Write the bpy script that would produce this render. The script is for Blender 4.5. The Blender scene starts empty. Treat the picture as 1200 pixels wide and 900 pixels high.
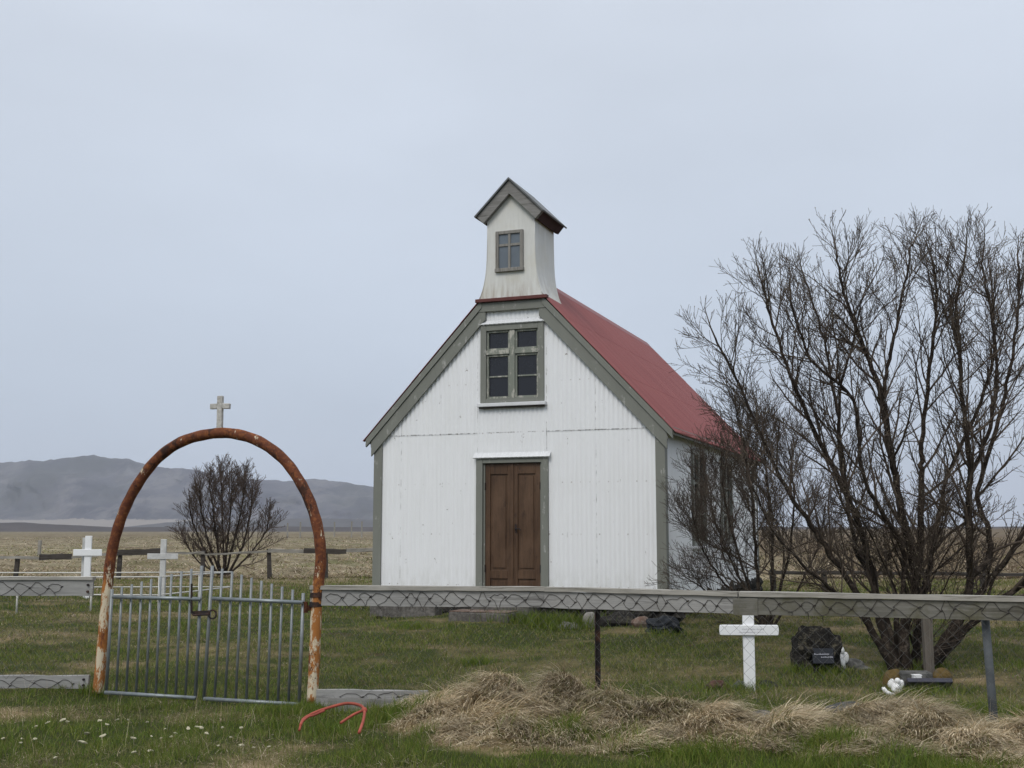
import bpy, bmesh, math, random
import numpy as np
from mathutils import Vector, Matrix
random.seed(7)
RNG = np.random.default_rng(11)
scene = bpy.context.scene
COL = scene.collection
F, HP = 1350.0, math.radians(7.21)
EYE = 1.6
R = math.radians

# ------------------------------------------------------------------ camera and measuring helpers
def ray(u, v):
    x = (u - 600) / F
    yc = -(v - 450) / F
    return Vector((x, math.cos(HP) - yc * math.sin(HP), math.sin(HP) + yc * math.cos(HP)))

def P(u, v, y):
    d = ray(u, v)
    return Vector((0, 0, EYE)) + d * (y / d.y)

def PX(u, y):
    return P(u, 621, y).x

cam = bpy.data.cameras.new("camera")
cam.sensor_width = 36
cam.lens = 36 * F / 1200
cam.clip_start = 0.1
cam.clip_end = 30000
co = bpy.data.objects.new("camera", cam)
co.location = (0, 0, EYE)
co.rotation_euler = (math.pi / 2 + HP, 0, 0)
COL.objects.link(co)
scene.camera = co

# ------------------------------------------------------------------ terrain height
_w = []
_r = np.random.default_rng(5)
for k in range(40):
    lam = 10 ** _r.uniform(-0.35, 1.3)
    a = _r.uniform(0, 2 * np.pi)
    _w.append((2 * np.pi / lam * np.cos(a), 2 * np.pi / lam * np.sin(a), _r.uniform(0, 6.28), lam))

def waves(x, y, lo, hi):
    s = 0
    n = 0
    for kx, ky, ph, lam in _w:
        if lo <= lam < hi:
            s = s + np.sin(kx * x + ky * y + ph)
            n += 1
    return s / max(1, math.sqrt(n))

def vnoise(x, y, scale, seed=0):
    x = np.asarray(x, float) / scale
    y = np.asarray(y, float) / scale
    xi = np.floor(x).astype(np.int64)
    yi = np.floor(y).astype(np.int64)
    fx = x - xi
    fy = y - yi
    fx = fx * fx * (3 - 2 * fx)
    fy = fy * fy * (3 - 2 * fy)
    def h(a, b):
        n = (a * 374761393 + b * 668265263 + seed * 1442695041) & 0xFFFFFFFF
        n = ((n ^ (n >> 13)) * 1274126177) & 0xFFFFFFFF
        return ((n ^ (n >> 16)) & 0xFFFF) / 65535.0
    return (h(xi, yi) * (1 - fx) + h(xi + 1, yi) * fx) * (1 - fy) + (h(xi, yi + 1) * (1 - fx) + h(xi + 1, yi + 1) * fx) * fy

def fbm(x, y, scale, seed=0):
    return (vnoise(x, y, scale, seed) * .5 + vnoise(x, y, scale / 2.1, seed + 1) * .3 + vnoise(x, y, scale / 4.3, seed + 2) * .2)

def sstep(a, b, x):
    t = np.clip((x - a) / (b - a), 0, 1)
    return t * t * (3 - 2 * t)

BANK_X = [-1.4, -.95, -.55, 0, .75, 1.4, 1.9, 2.5, 3.0, 3.4, 3.8, 4.5, 8]
BANK_H = [0, .06, .16, .24, .25, .25, .19, .17, .22, .22, .24, .26, .26]

def mound(x, y):
    """long low bank of dead grass in front of the right-hand fence"""
    x = np.asarray(x, float)
    y = np.asarray(y, float)
    yc = np.interp(x, [-2, .3, 1.9, 4.6, 8], [11.0, 10.6, 9.8, 8.84, 7.6]) + np.interp(x, [2.0, 2.7, 3.3, 3.7], [-.55, .35, .35, -.6]) + .25 * (vnoise(x, x * 0, .9, 51) - .5)
    h = np.interp(x, BANK_X, BANK_H) * (.75 + .5 * vnoise(x, y, .7, 52))
    d = y - yc
    sg = np.where(d > 0, .40, np.interp(x, [2.0, 2.7, 3.3, 3.7], [1.0, 1.9, 2.2, 2.2]) + .9 * (vnoise(x, x * 0, .7, 53) - .5))
    return h * np.exp(-(d / sg) ** 2)

def ground(x, y):
    x = np.asarray(x, float)
    y = np.asarray(y, float)
    z = -0.03 + 0.25 * sstep(11.5, 19.5, y)
    near = 1 - sstep(22, 30, y)
    z = z + near * (0.012 * waves(x, y, .4, 1.6) + 0.034 * waves(x, y, 1.6, 5))
    far = sstep(29, 38, y)
    tus = fbm(x, y, 2.2, 9)
    z = z + far * (0.50 * (tus - .5) + 0.10 * waves(x, y, 5, 30)) * (1 - .5 * sstep(200, 800, y))
    z = z + mound(x, y) * (1 + .25 * waves(x, y, .4, .9))
    # broad low rise of moor on the right, far away
    z = z + 2.0 * sstep(150, 500, y) * sstep(30, 220, x - 0.05 * y)
    return z

def G(x, y):
    return float(ground(x, y))

def dryness(x, y):
    x = np.asarray(x, float)
    y = np.asarray(y, float)
    n = fbm(x, y * 1.6, 1.7, 21)
    n2 = fbm(x, y * 2.0, .55, 31)
    base = np.where(y < 11.2, .10, .42)
    base = .12 + .20 * sstep(10.6, 12.0, y) + .35 * sstep(25, 35, y + 9 * (fbm(x, y, 3.0, 111) - .5))
    # greener ground close to the church front
    base = base - .12 * np.exp(-((x - 0) / 3) ** 2 - ((y - 17.3) / 1.6) ** 2)
    d = base + (n - .5) * 1.1 + (n2 - .5) * .7
    # straw strip in front of the gate and at the left edge
    d = d + .38 * np.exp(-((x + 3.0) / 1.1) ** 2 - ((y - 10.45) / .28) ** 2)
    d = d + .8 * np.exp(-((x + 4.7) / .6) ** 2 - ((y - 10.5) / .25) ** 2)
    d = d + .65 * np.exp(-((x + 1.5) / .8) ** 2 - ((y - 8.1) / .35) ** 2) + .8 * np.exp(-((x + .3) / .35) ** 2 - ((y - 9.3) / .2) ** 2) + .6 * np.exp(-((x - .4) / .5) ** 2 - ((y - 7.6) / .3) ** 2)
    m = mound(x, y)
    d = d + 1.5 * sstep(.03, .085, m + .05 * (n2 - .5) + .05 * (n - .5)) - .9 * sstep(.56, .70, fbm(x, y, .5, 91)) * sstep(.02, .05, m)
    # green pockets showing through the straw
    for u, yy, rx, ry in ((800, 8.0, .55, .4), (985, 8.75, .28, .3), (655, 9.15, .22, .18), (1120, 7.7, .3, .22), (600, 8.1, .6, .35), (440, 8.6, .5, .5)):
        d = d - .75 * np.exp(-((x - PX(u, yy)) / rx) ** 2 - ((y - yy) / ry) ** 2)
    far = sstep(40, 60, y)
    d = d + far * .25 * (vnoise(x, y * 3, 60, 77) - .6)
    return np.clip(d, 0, 1)

# ------------------------------------------------------------------ object helpers
def tag(o, label=None, cat=None, group=None, kind=None):
    if label: o["label"] = label
    if cat: o["category"] = cat
    if group: o["group"] = group
    if kind: o["kind"] = kind
    return o

def thing(name, label, cat, loc=(0, 0, 0), rotz=0, group=None):
    o = bpy.data.objects.new(name, None)
    o.empty_display_size = .2
    COL.objects.link(o)
    o.location = loc
    o.rotation_euler = (0, 0, rotz)
    return tag(o, label, cat, group)

class MB:
    def __init__(s):
        s.v = []
        s.f = []
        s.m = []
    def add(s, vs, fs, mi=0):
        o = len(s.v)
        s.v.extend(Vector(p) for p in vs)
        s.f.extend(tuple(i + o for i in f) for f in fs)
        s.m.extend([mi] * len(fs))
        return s
    def box(s, a, b, mi=0, M=None):
        x0, y0, z0 = a
        x1, y1, z1 = b
        vs = [Vector(p) for p in ((x0, y0, z0), (x1, y0, z0), (x1, y1, z0), (x0, y1, z0), (x0, y0, z1), (x1, y0, z1), (x1, y1, z1), (x0, y1, z1))]
        if M: vs = [M @ p for p in vs]
        return s.add(vs, [(0, 3, 2, 1), (4, 5, 6, 7), (0, 1, 5, 4), (1, 2, 6, 5), (2, 3, 7, 6), (3, 0, 4, 7)], mi)
    def bar(s, p0, p1, w, h, up=(0, 0, 1), mi=0, seg=1, jit=0):
        """rectangular bar from p0 to p1; w across, h along up"""
        p0 = Vector(p0); p1 = Vector(p1)
        d = (p1 - p0).normalized()
        u = Vector(up)
        sx = d.cross(u).normalized()
        u = sx.cross(d).normalized()
        vs = []
        for i in range(seg + 1):
            c = p0.lerp(p1, i / seg)
            for a, b in ((-1, -1), (1, -1), (1, 1), (-1, 1)):
                q = c + sx * (a * w / 2) + u * (b * h / 2)
                if jit: q = q + Vector((random.uniform(-jit, jit), random.uniform(-jit, jit), random.uniform(-jit, jit)))
                vs.append(q)
        fs = [(3, 2, 1, 0)]
        for i in range(seg):
            for k in range(4):
                a = i * 4 + k; b = i * 4 + (k + 1) % 4
                fs.append((a, b, b + 4, a + 4))
        o = seg * 4
        fs.append((o, o + 1, o + 2, o + 3))
        return s.add(vs, fs, mi)
    def tube(s, pts, r, n=8, cap=True, mi=0):
        pts = [Vector(p) for p in pts]
        if not hasattr(r, '__len__'): r = [r] * len(pts)
        t0 = (pts[1] - pts[0]).normalized()
        ref = Vector((0, 0, 1)) if abs(t0.z) < .9 else Vector((0, 1, 0))
        nrm = t0.cross(ref).normalized()
        vs = []; fs = []
        for i, p in enumerate(pts):
            a = pts[max(0, i - 1)]; b = pts[min(len(pts) - 1, i + 1)]
            t = (b - a).normalized()
            nrm = (nrm - t * nrm.dot(t)).normalized()
            bn = t.cross(nrm)
            for k in range(n):
                an = 2 * math.pi * k / n
                vs.append(p + (nrm * math.cos(an) + bn * math.sin(an)) * r[i])
        for i in range(len(pts) - 1):
            for k in range(n):
                a = i * n + k; b = i * n + (k + 1) % n
                fs.append((a, b, b + n, a + n))
        if cap:
            fs.append(tuple(range(n - 1, -1, -1)))
            o = (len(pts) - 1) * n
            fs.append(tuple(range(o, o + n)))
        return s.add(vs, fs, mi)
    def prism(s, prof, y0, y1, mi=0):
        """closed profile in x,z extruded along y (profile counter-clockwise seen from -y)"""
        n = len(prof)
        vs = [(x, y0, z) for x, z in prof] + [(x, y1, z) for x, z in prof]
        fs = [tuple(range(n)), tuple(range(2 * n - 1, n - 1, -1))]
        for i in range(n):
            j = (i + 1) % n
            fs.append((i, i + n, j + n, j))
        return s.add(vs, fs, mi)
    def blob(s, c, rad, seed=0, rough=.25, sub=3, mi=0, flat=0, fs=1.0):
        bm = bmesh.new()
        bmesh.ops.create_icosphere(bm, subdivisions=sub, radius=1)
        rr = random.Random(seed)
        ws = [(Vector((rr.gauss(0, 1), rr.gauss(0, 1), rr.gauss(0, 1))) * 1.6 * fs, rr.uniform(0, 6.28)) for k in range(7)]
        ws += [(Vector((rr.gauss(0, 1), rr.gauss(0, 1), rr.gauss(0, 1))) * 4.0 * fs, rr.uniform(0, 6.28)) for k in range(7)]
        vs = []
        for v in bm.verts:
            d = v.co.normalized()
            k = 1 + rough * sum(math.sin(a.dot(d) + p) * (1 if i < 7 else .45) for i, (a, p) in enumerate(ws)) / 4
            q = d * k
            if flat: q.z = max(q.z, -flat)
            vs.append(Vector(c) + Vector((q.x * rad[0], q.y * rad[1], q.z * rad[2])))
        fsx = [tuple(v.index for v in f.verts) for f in bm.faces]
        bm.free()
        return s.add(vs, fsx, mi)
    def build(s, name, mats, parent=None, smooth=False, bevel=0, loc=None):
        me = bpy.data.meshes.new(name)
        off = Vector(loc) if loc else Vector((0, 0, 0))
        me.from_pydata([tuple(p - off) for p in s.v], [], s.f)
        if not isinstance(mats, (list, tuple)): mats = [mats]
        for m in mats: me.materials.append(m)
        me.polygons.foreach_set("material_index", s.m)
        bm = bmesh.new(); bm.from_mesh(me)
        bmesh.ops.recalc_face_normals(bm, faces=bm.faces)
        if bevel:
            try:
                bmesh.ops.bevel(bm, geom=[e for e in bm.edges if e.is_manifold and e.calc_face_angle(0) > .6], offset=bevel, segments=1, affect='EDGES', clamp_overlap=True)
            except Exception:
                pass
        bm.to_mesh(me); bm.free()
        if smooth:
            me.polygons.foreach_set("use_smooth", [True] * len(me.polygons))
        me.update()
        o = bpy.data.objects.new(name, me)
        COL.objects.link(o)
        if loc: o.location = loc
        if parent: o.parent = parent
        return o

def np_mesh(name, V, faces4, mat, smooth=False, cols=None, attr=None):
    """fast mesh from arrays; faces4 int array (n,4) or (n,3)"""
    me = bpy.data.meshes.new(name)
    n = len(V); m, k = faces4.shape
    me.vertices.add(n)
    me.vertices.foreach_set("co", np.ascontiguousarray(V, dtype=np.float32).ravel())
    me.loops.add(m * k)
    me.loops.foreach_set("vertex_index", np.ascontiguousarray(faces4, dtype=np.int32).ravel())
    me.polygons.add(m)
    me.polygons.foreach_set("loop_start", np.arange(0, m * k, k, dtype=np.int32))
    me.polygons.foreach_set("loop_total", np.full(m, k, dtype=np.int32))
    if smooth: me.polygons.foreach_set("use_smooth", np.ones(m, dtype=bool))
    me.update(calc_edges=True)
    if cols is not None:
        a = me.color_attributes.new("tint", 'FLOAT_COLOR', 'POINT')
        a.data.foreach_set("color", np.ascontiguousarray(np.c_[cols, np.ones(len(cols))], dtype=np.float32).ravel())
    if attr is not None:
        for nm, arr in attr.items():
            a = me.attributes.new(nm, 'FLOAT', 'POINT')
            a.data.foreach_set("value", np.ascontiguousarray(arr, dtype=np.float32))
    if mat: me.materials.append(mat)
    o = bpy.data.objects.new(name, me)
    COL.objects.link(o)
    return o

# ------------------------------------------------------------------ materials
class NT:
    def __init__(s, name, rough=.8, spec=.3, metal=0):
        s.mat = bpy.data.materials.new(name)
        s.mat.use_nodes = True
        s.n = s.mat.node_tree.nodes
        s.l = s.mat.node_tree.links
        s.b = s.n["Principled BSDF"]
        s.b.inputs["Roughness"].default_value = rough
        s.b.inputs["Metallic"].default_value = metal
        s.b.inputs["Specular IOR Level"].default_value = spec
        s.tc = s.n.new("ShaderNodeTexCoord")
    def coord(s, scale=(1, 1, 1), rot=(0, 0, 0), which="Object"):
        m = s.n.new("ShaderNodeMapping")
        m.inputs["Scale"].default_value = scale
        m.inputs["Rotation"].default_value = rot
        s.l.new(s.tc.outputs[which], m.inputs[0])
        return m.outputs[0]
    def noise(s, scale, co=None, detail=5, rough=.6, dist=0):
        t = s.n.new("ShaderNodeTexNoise")
        t.inputs["Scale"].default_value = scale
        t.inputs["Detail"].default_value = detail
        t.inputs["Roughness"].default_value = rough
        t.inputs["Distortion"].default_value = dist
        s.l.new(co if co else s.coord(), t.inputs["Vector"])
        return t.outputs["Fac"]
    def vor(s, scale, co=None, feat='F1'):
        t = s.n.new("ShaderNodeTexVoronoi")
        t.feature = feat
        t.inputs["Scale"].default_value = scale
        s.l.new(co if co else s.coord(), t.inputs["Vector"])
        return t.outputs["Distance"]
    def ramp(s, fac, stops):
        r = s.n.new("ShaderNodeValToRGB")
        e = r.color_ramp.elements
        while len(e) < len(stops): e.new(.5)
        for i, (p, c) in enumerate(stops):
            e[i].position = p
            e[i].color = (*c, 1) if hasattr(c, '__len__') else (c, c, c, 1)
        s.l.new(fac, r.inputs[0])
        return r.outputs[0]
    def mix(s, fac, a, b, mode='MIX'):
        m = s.n.new("ShaderNodeMix")
        m.data_type = 'RGBA'
        m.blend_type = mode
        for i, x in ((0, fac), (6, a), (7, b)):
            if isinstance(x, (int, float)): m.inputs[i].default_value = x
            elif isinstance(x, tuple): m.inputs[i].default_value = (*x, 1)
            else: s.l.new(x, m.inputs[i])
        return m.outputs[2]
    def math(s, op, a, b=0, c=None):
        m = s.n.new("ShaderNodeMath")
        m.operation = op
        for i, x in enumerate((a, b, c)):
            if x is None: continue
            if isinstance(x, (int, float)): m.inputs[i].default_value = x
            else: s.l.new(x, m.inputs[i])
        return m.outputs[0]
    def sep(s, co):
        m = s.n.new("ShaderNodeSeparateXYZ")
        s.l.new(co, m.inputs[0])
        return m.outputs
    def color(s, c):
        if isinstance(c, tuple): s.b.inputs["Base Color"].default_value = (*c, 1)
        else: s.l.new(c, s.b.inputs["Base Color"])
        return s
    def bump(s, h, dist=.01, strength=1):
        b = s.n.new("ShaderNodeBump")
        b.inputs["Strength"].default_value = strength
        b.inputs["Distance"].default_value = dist
        s.l.new(h, b.inputs["Height"])
        s.l.new(b.outputs[0], s.b.inputs["Normal"])
        return s
    def attr(s, name):
        a = s.n.new("ShaderNodeAttribute")
        a.attribute_name = name
        return a

def m_paintwall():
    t = NT("white_corrugated_paint", .45, .4)
    streak = t.noise(3, t.coord((6, 6, .35)), 6, .65)
    blot = t.noise(1.3, None, 4)
    c = t.mix(t.ramp(streak, [(.42, 0), (.75, 1)]), (.84, .85, .86), (.79, .80, .805))
    c = t.mix(t.ramp(blot, [(.5, 0), (.8, .3)]), c, (.72, .72, .70))
    co = t.coord()
    spot = t.noise(9, t.coord((1, 1, .5)), 2, .5)
    fine = t.noise(40, None, 2, .5)
    rust = t.math('MULTIPLY', t.ramp(spot, [(.68, 0), (.72, 1)]), t.ramp(fine, [(.55, 0), (.62, 1)]))
    c = t.mix(rust, c, (.14, .11, .09))
    # laps: gap shadow and dirt painted as dark lines; then rusted nail dots
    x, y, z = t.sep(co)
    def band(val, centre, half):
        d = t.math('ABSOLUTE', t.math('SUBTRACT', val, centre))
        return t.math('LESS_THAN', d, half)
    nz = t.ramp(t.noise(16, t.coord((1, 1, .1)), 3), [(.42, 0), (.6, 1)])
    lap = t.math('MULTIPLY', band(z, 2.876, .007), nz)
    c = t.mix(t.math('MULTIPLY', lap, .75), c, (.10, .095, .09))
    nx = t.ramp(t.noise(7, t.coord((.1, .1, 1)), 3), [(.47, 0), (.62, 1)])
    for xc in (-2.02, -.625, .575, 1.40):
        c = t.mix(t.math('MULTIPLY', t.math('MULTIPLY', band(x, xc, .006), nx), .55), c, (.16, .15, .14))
    fx = t.math('LESS_THAN', t.math('ABSOLUTE', t.math('SUBTRACT', t.math('FRACT', t.math('MULTIPLY', x, 1 / .1524)), .5)), .07)
    fz = t.math('LESS_THAN', t.math('ABSOLUTE', t.math('SUBTRACT', t.math('FRACT', t.math('MULTIPLY', z, 1 / .82)), .5)), .012)
    nail = t.math('MULTIPLY', t.math('MULTIPLY', fx, fz), t.ramp(t.noise(2.5, None, 3), [(.45, 0), (.6, 1)]))
    c = t.mix(t.math('MULTIPLY', nail, .6), c, (.25, .20, .17))
    low = t.math('MULTIPLY', t.ramp(z, [(.15, 1), (.75, 0)]), t.ramp(t.noise(3.5, t.coord((3, 3, .8)), 6, .7), [(.42, 0), (.7, .6)]))
    c = t.mix(low, c, (.40, .40, .33))
    t.color(c)
    t.bump(t.noise(25), .002, .4)
    return t.mat

def m_trim(name="grey_green_trim_paint", base=(.20, .206, .18), chip=(.43, .43, .40), amt=.60):
    t = NT(name, .6, .3)
    g = t.noise(4, t.coord((1, 1, .2)), 6, .7)
    ch = t.noise(7, t.coord((1.5, 1.5, .5)), 8, .75)
    c = t.mix(g, tuple(x * .75 for x in base), tuple(x * 1.2 for x in base))
    c = t.mix(t.ramp(ch, [(amt, 0), (amt + .06, .8)]), c, chip)
    t.color(c)
    t.bump(ch, .004, .5)
    return t.mat

def m_wood(name, a, b, dark, along='X', scale=1.0, moss=None):
    t = NT(name, .9, .15)
    s = {'X': (.5, 9, 9), 'Y': (9, .5, 9), 'Z': (9, 9, .5)}[along]
    s = tuple(k * scale for k in s)
    g = t.noise(4, t.coord(s), 8, .7, .4)
    cr = t.noise(2.2, t.coord(tuple(k * .8 for k in s)), 8, .75)
    big = t.noise(1.7, None, 4)
    c = t.mix(t.ramp(g, [(.3, 0), (.7, 1)]), a, b)
    c = t.mix(t.ramp(cr, [(.56, 0), (.66, .9)]), c, dark)
    c = t.mix(t.ramp(big, [(.35, 0), (.75, .5)]), c, tuple(k * .6 for k in a))
    if moss: c = t.mix(t.ramp(t.noise(2.0, None, 6, .7), [(.48, 0), (.62, .8)]), c, moss)
    t.color(c)
    t.bump(g, .006, .7)
    return t.mat

def m_rustarch():
    t = NT("rusty_pipe_with_old_paint", .85, .2)
    co = t.coord()
    x, y, z = t.sep(co)
    n = t.noise(9, None, 8, .7)
    n2 = t.noise(3.2, t.coord((1, 1, .6)), 8, .72)
    n3 = t.noise(26, None, 4, .6)
    c = t.mix(t.ramp(n, [(.3, 0), (.7, 1)]), (.075, .028, .018), (.185, .062, .028))
    c = t.mix(t.ramp(n3, [(.5, 0), (.72, .8)]), c, (.30, .11, .034))
    c = t.mix(t.ramp(n2, [(.57, 0), (.62, .85)]), c, (.030, .018, .015))
    # old cream paint is left on the legs, little of it higher up
    lo = t.ramp(t.math('ADD', t.math('MULTIPLY', z, .45), t.math('MULTIPLY', t.math('SUBTRACT', n2, .5), .5)), [(.42, 1), (.62, 0)])
    ch = t.noise(6.0, t.coord((1.8, 1.8, .7)), 9, .78, .4)
    chip = t.ramp(t.math('ADD', ch, t.math('MULTIPLY', lo, .118)), [(.615, 0), (.64, 1)])
    org = t.ramp(t.math('ADD', t.noise(4, t.coord((1.3, 1.3, .5)), 7, .7), t.math('MULTIPLY', lo, .22)), [(.60, 0), (.68, 1)])
    c = t.mix(t.math('MULTIPLY', org, .8), c, (.42, .17, .045))
    c = t.mix(chip, c, (.60, .52, .38))
    n4 = t.noise(4.2, t.coord((1.3, 1.3, .8)), 8, .75)
    c = t.mix(t.ramp(n4, [(.585, 0), (.61, .9)]), c, (.045, .022, .016))
    t.color(c)
    t.bump(n, .006, .8)
    return t.mat

def m_simple(name, base, var=.2, scale=6, rough=.8, spec=.3, metal=0, bumpd=.003):
    t = NT(name, rough, spec, metal)
    n = t.noise(scale, None, 7, .65)
    c = t.mix(t.ramp(n, [(.3, 0), (.7, 1)]), tuple(k * (1 - var) for k in base), tuple(min(1, k * (1 + var)) for k in base))
    t.color(c)
    if bumpd: t.bump(n, bumpd, .6)
    return t.mat

def m_two(name, a, b, scale=5, lo=.5, hi=.6, rough=.9, bumpd=.01):
    t = NT(name, rough, .2)
    n = t.noise(scale, None, 8, .7)
    n2 = t.noise(scale * 4, None, 4, .6)
    c = t.mix(t.ramp(n, [(lo, 0), (hi, 1)]), a, b)
    c = t.mix(t.ramp(n2, [(.35, .45), (.65, 0)]), c, tuple(k * .4 for k in a))
    t.color(c)
    t.bump(n2, bumpd, .8)
    return t.mat

def m_roof():
    t = NT("red_roof_iron", .5, .35)
    n = t.noise(1.2, t.coord((1, 2.5, 1)), 6, .6)
    n2 = t.noise(8, t.coord((.02, 1.3, .02)), 3, .6)
    c = t.mix(t.ramp(n, [(.3, 0), (.7, 1)]), (.178, .040, .039), (.222, .056, .053))
    c = t.mix(t.ramp(n2, [(.45, 0), (.6, .55)]), c, (.25, .080, .075))
    t.color(c)
    return t.mat

def m_door():
    t = NT("old_brown_door_wood", .55, .35)
    g = t.noise(5, t.coord((7, 7, .45)), 8, .7, .6)
    b = t.noise(2.4, t.coord((1, 1, .5)), 6, .65)
    c = t.mix(t.ramp(g, [(.3, 0), (.72, 1)]), (.040, .020, .010), (.105, .056, .028))
    c = t.mix(t.ramp(b, [(.42, 0), (.7, .75)]), c, (.145, .085, .050))
    sp = t.noise(14, t.coord((1, 1, .4)), 5, .7)
    c = t.mix(t.ramp(sp, [(.6, 0), (.7, .7)]), c, (.025, .012, .008))
    t.color(c)
    t.bump(g, .003, .5)
    return t.mat

def m_steeple():
    t = NT("steeple_cream_paint", .55, .3)
    st = t.noise(2.6, t.coord((4, 4, .5)), 6, .65)
    b = t.noise(2.2, None, 5)
    z = t.sep(t.coord())[2]
    c = t.mix(t.ramp(st, [(.35, 0), (.75, 1)]), (.70, .70, .665), (.58, .58, .55))
    c = t.mix(t.ramp(b, [(.45, 0), (.75, .5)]), c, (.56, .52, .40))
    low = t.math('MULTIPLY', t.ramp(t.math('SUBTRACT', z, 5.05), [(0, 1), (.45, 0)]), t.ramp(st, [(.45, 0), (.7, 1)]))
    c = t.mix(t.math('MULTIPLY', low, .7), c, (.30, .20, .12))
    t.color(c)
    t.bump(st, .002, .3)
    return t.mat

def m_glass(name, base, rough):
    t = NT(name, rough, .5)
    n = t.noise(3, None, 4)
    t.color(t.mix(n, tuple(k * .7 for k in base), tuple(k * 1.3 for k in base)))
    return t.mat

def m_blades(name, rough=.7, trans=.25):
    t = NT(name, rough, .2)
    t.color(t.attr("tint").outputs["Color"])
    tr = t.n.new("ShaderNodeBsdfTranslucent")
    t.l.new(t.attr("tint").outputs["Color"], tr.inputs[0])
    mx = t.n.new("ShaderNodeMixShader")
    mx.inputs[0].default_value = trans
    t.l.new(t.b.outputs[0], mx.inputs[1])
    t.l.new(tr.outputs[0], mx.inputs[2])
    t.l.new(mx.outputs[0], t.n["Material Output"].inputs[0])
    return t.mat

def m_ground():
    t = NT("grassy_ground", .95, .1)
    d = t.attr("dry").outputs["Fac"]
    far = t.attr("far").outputs["Fac"]
    heath = t.attr("heath").outputs["Fac"]
    co = t.coord()
    n = t.noise(5, co, 8, .7)
    n2 = t.noise(.9, co, 8, .7)
    n3 = t.noise(.05, t.coord((1, 3, 1)), 6, .65)
    g = t.mix(n, (.020, .028, .008), (.055, .065, .018))
    s = t.mix(t.ramp(n, [(.3, 0), (.7, 1)]), (.10, .075, .035), (.30, .23, .13))
    f = t.ramp(t.math('ADD', d, t.math('MULTIPLY', t.math('SUBTRACT', n2, .5), .5)), [(.25, 0), (.75, 1)])
    c = t.mix(f, g, s)
    c = t.mix(t.ramp(t.noise(1.4, t.coord((1, 1.5, 1)), 7, .7), [(.56, 0), (.66, .8)]), c, (.055, .042, .024))
    # far plain: pale tussock field broken by greener and browner strips
    fs = t.mix(t.ramp(n2, [(.32, 0), (.66, 1)]), (.085, .07, .036), (.33, .28, .19))
    fs = t.mix(t.ramp(n3, [(.50, 0), (.66, .75)]), fs, (.13, .135, .055))
    fs = t.mix(t.ramp(t.noise(.02, t.coord((1, 4, 1)), 6, .6), [(.52, 0), (.66, .7)]), fs, (.12, .085, .055))
    c = t.mix(far, c, fs)
    c = t.mix(heath, c, t.mix(n3, (.060, .043, .028), (.17, .125, .075)))
    t.color(c)
    t.bump(n, .03, .7)
    return t.mat

M = {}
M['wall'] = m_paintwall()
M['trim'] = m_trim()
M['wintrim'] = m_trim("flaking_window_paint", (.21, .225, .19), (.50, .48, .42), .52)
M['white'] = m_simple("white_flashing_paint", (.68, .69, .70), .06, 8, .4)
M['roof'] = m_roof()
M['redflash'] = m_simple("dull_red_flashing", (.115, .035, .03), .25, 9, .6)
M['door'] = m_door()
M['steeple'] = m_steeple()
M['greywood'] = m_wood("grey_weathered_wood", (.17, .165, .155), (.33, .32, .305), (.06, .055, .05), 'X')
M['greywood_v'] = m_wood("grey_weathered_upright_wood", (.20, .19, .17), (.34, .325, .30), (.06, .055, .05), 'Z')
M['postbrown'] = m_wood("grey_brown_post_wood", (.10, .085, .07), (.18, .16, .135), (.04, .034, .028), 'Z')
M['railwood'] = m_wood("silver_grey_rail_wood", (.25, .245, .235), (.42, .415, .40), (.09, .085, .08), 'X', .8)
M['railmoss'] = m_wood("mossy_grey_rail_wood", (.12, .116, .10), (.24, .232, .205), (.06, .055, .045), 'X', .8, (.095, .09, .055))
M['capwood'] = m_wood("pale_cap_board_wood", (.30, .285, .25), (.48, .46, .42), (.12, .11, .09), 'X', .8)
M['darkwood'] = m_wood("dark_old_fence_wood", (.035, .03, .027), (.10, .09, .08), (.015, .013, .012), 'X')
M['palewood'] = m_wood("pale_bleached_fence_wood", (.20, .19, .165), (.36, .345, .31), (.09, .08, .07), 'X')
M['darkmetal'] = m_simple("dark_steeple_roof_metal", (.12, .125, .125), .25, 5, .5)
M['darksoffit'] = m_simple("dark_red_brown_soffit", (.045, .022, .020), .3, 7, .8)
M['winglass'] = m_glass("dark_window_glass", (.012, .013, .018), .12)
M['paleglass'] = m_glass("steeple_glass_reflection", (.13, .155, .18), .2)  # grey-blue reflection put into the pane colour
M['concrete'] = m_two("old_concrete", (.17, .165, .155), (.29, .28, .26), 4, .4, .62)
M['stepstone'] = m_two("weathered_step_concrete", (.10, .092, .083), (.17, .158, .143), 5, .4, .6)
M['rusty_edge'] = m_two("rust_stained_concrete", (.16, .10, .075), (.24, .20, .17), 5, .4, .6)
M['darkstone'] = m_two("dark_lava_stone", (.028, .026, .024), (.085, .078, .062), 6, .5, .64, .95, .03)
M['lavarock'] = m_two("speckled_lava_rock", (.022, .020, .018), (.135, .120, .085), 11, .52, .66, .95, .05)
M['greystone'] = m_two("grey_field_stone", (.085, .085, .08), (.19, .188, .175), 5, .45, .6)
M['redstone'] = m_two("red_brown_scoria", (.085, .045, .035), (.16, .10, .08), 6, .45, .6)
M['lichen'] = m_two("ochre_lichen_stone", (.125, .085, .03), (.115, .105, .085), 6, .5, .64)
M['slab'] = m_simple("polished_dark_slab", (.028, .028, .045), .4, 9, .3, .5)
M['plaque'] = m_simple("black_plaque", (.008, .008, .011), .3, 9, .2, .5)
M['letter'] = m_simple("grey_lettering", (.38, .38, .42), .1, 9, .6, bumpd=0)
M['porcelain'] = m_simple("white_glazed_ceramic", (.80, .80, .79), .06, 12, .3, .5)
M['crosswhite'] = m_simple("white_cross_paint", (.82, .83, .84), .05, 5, .45)
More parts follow.
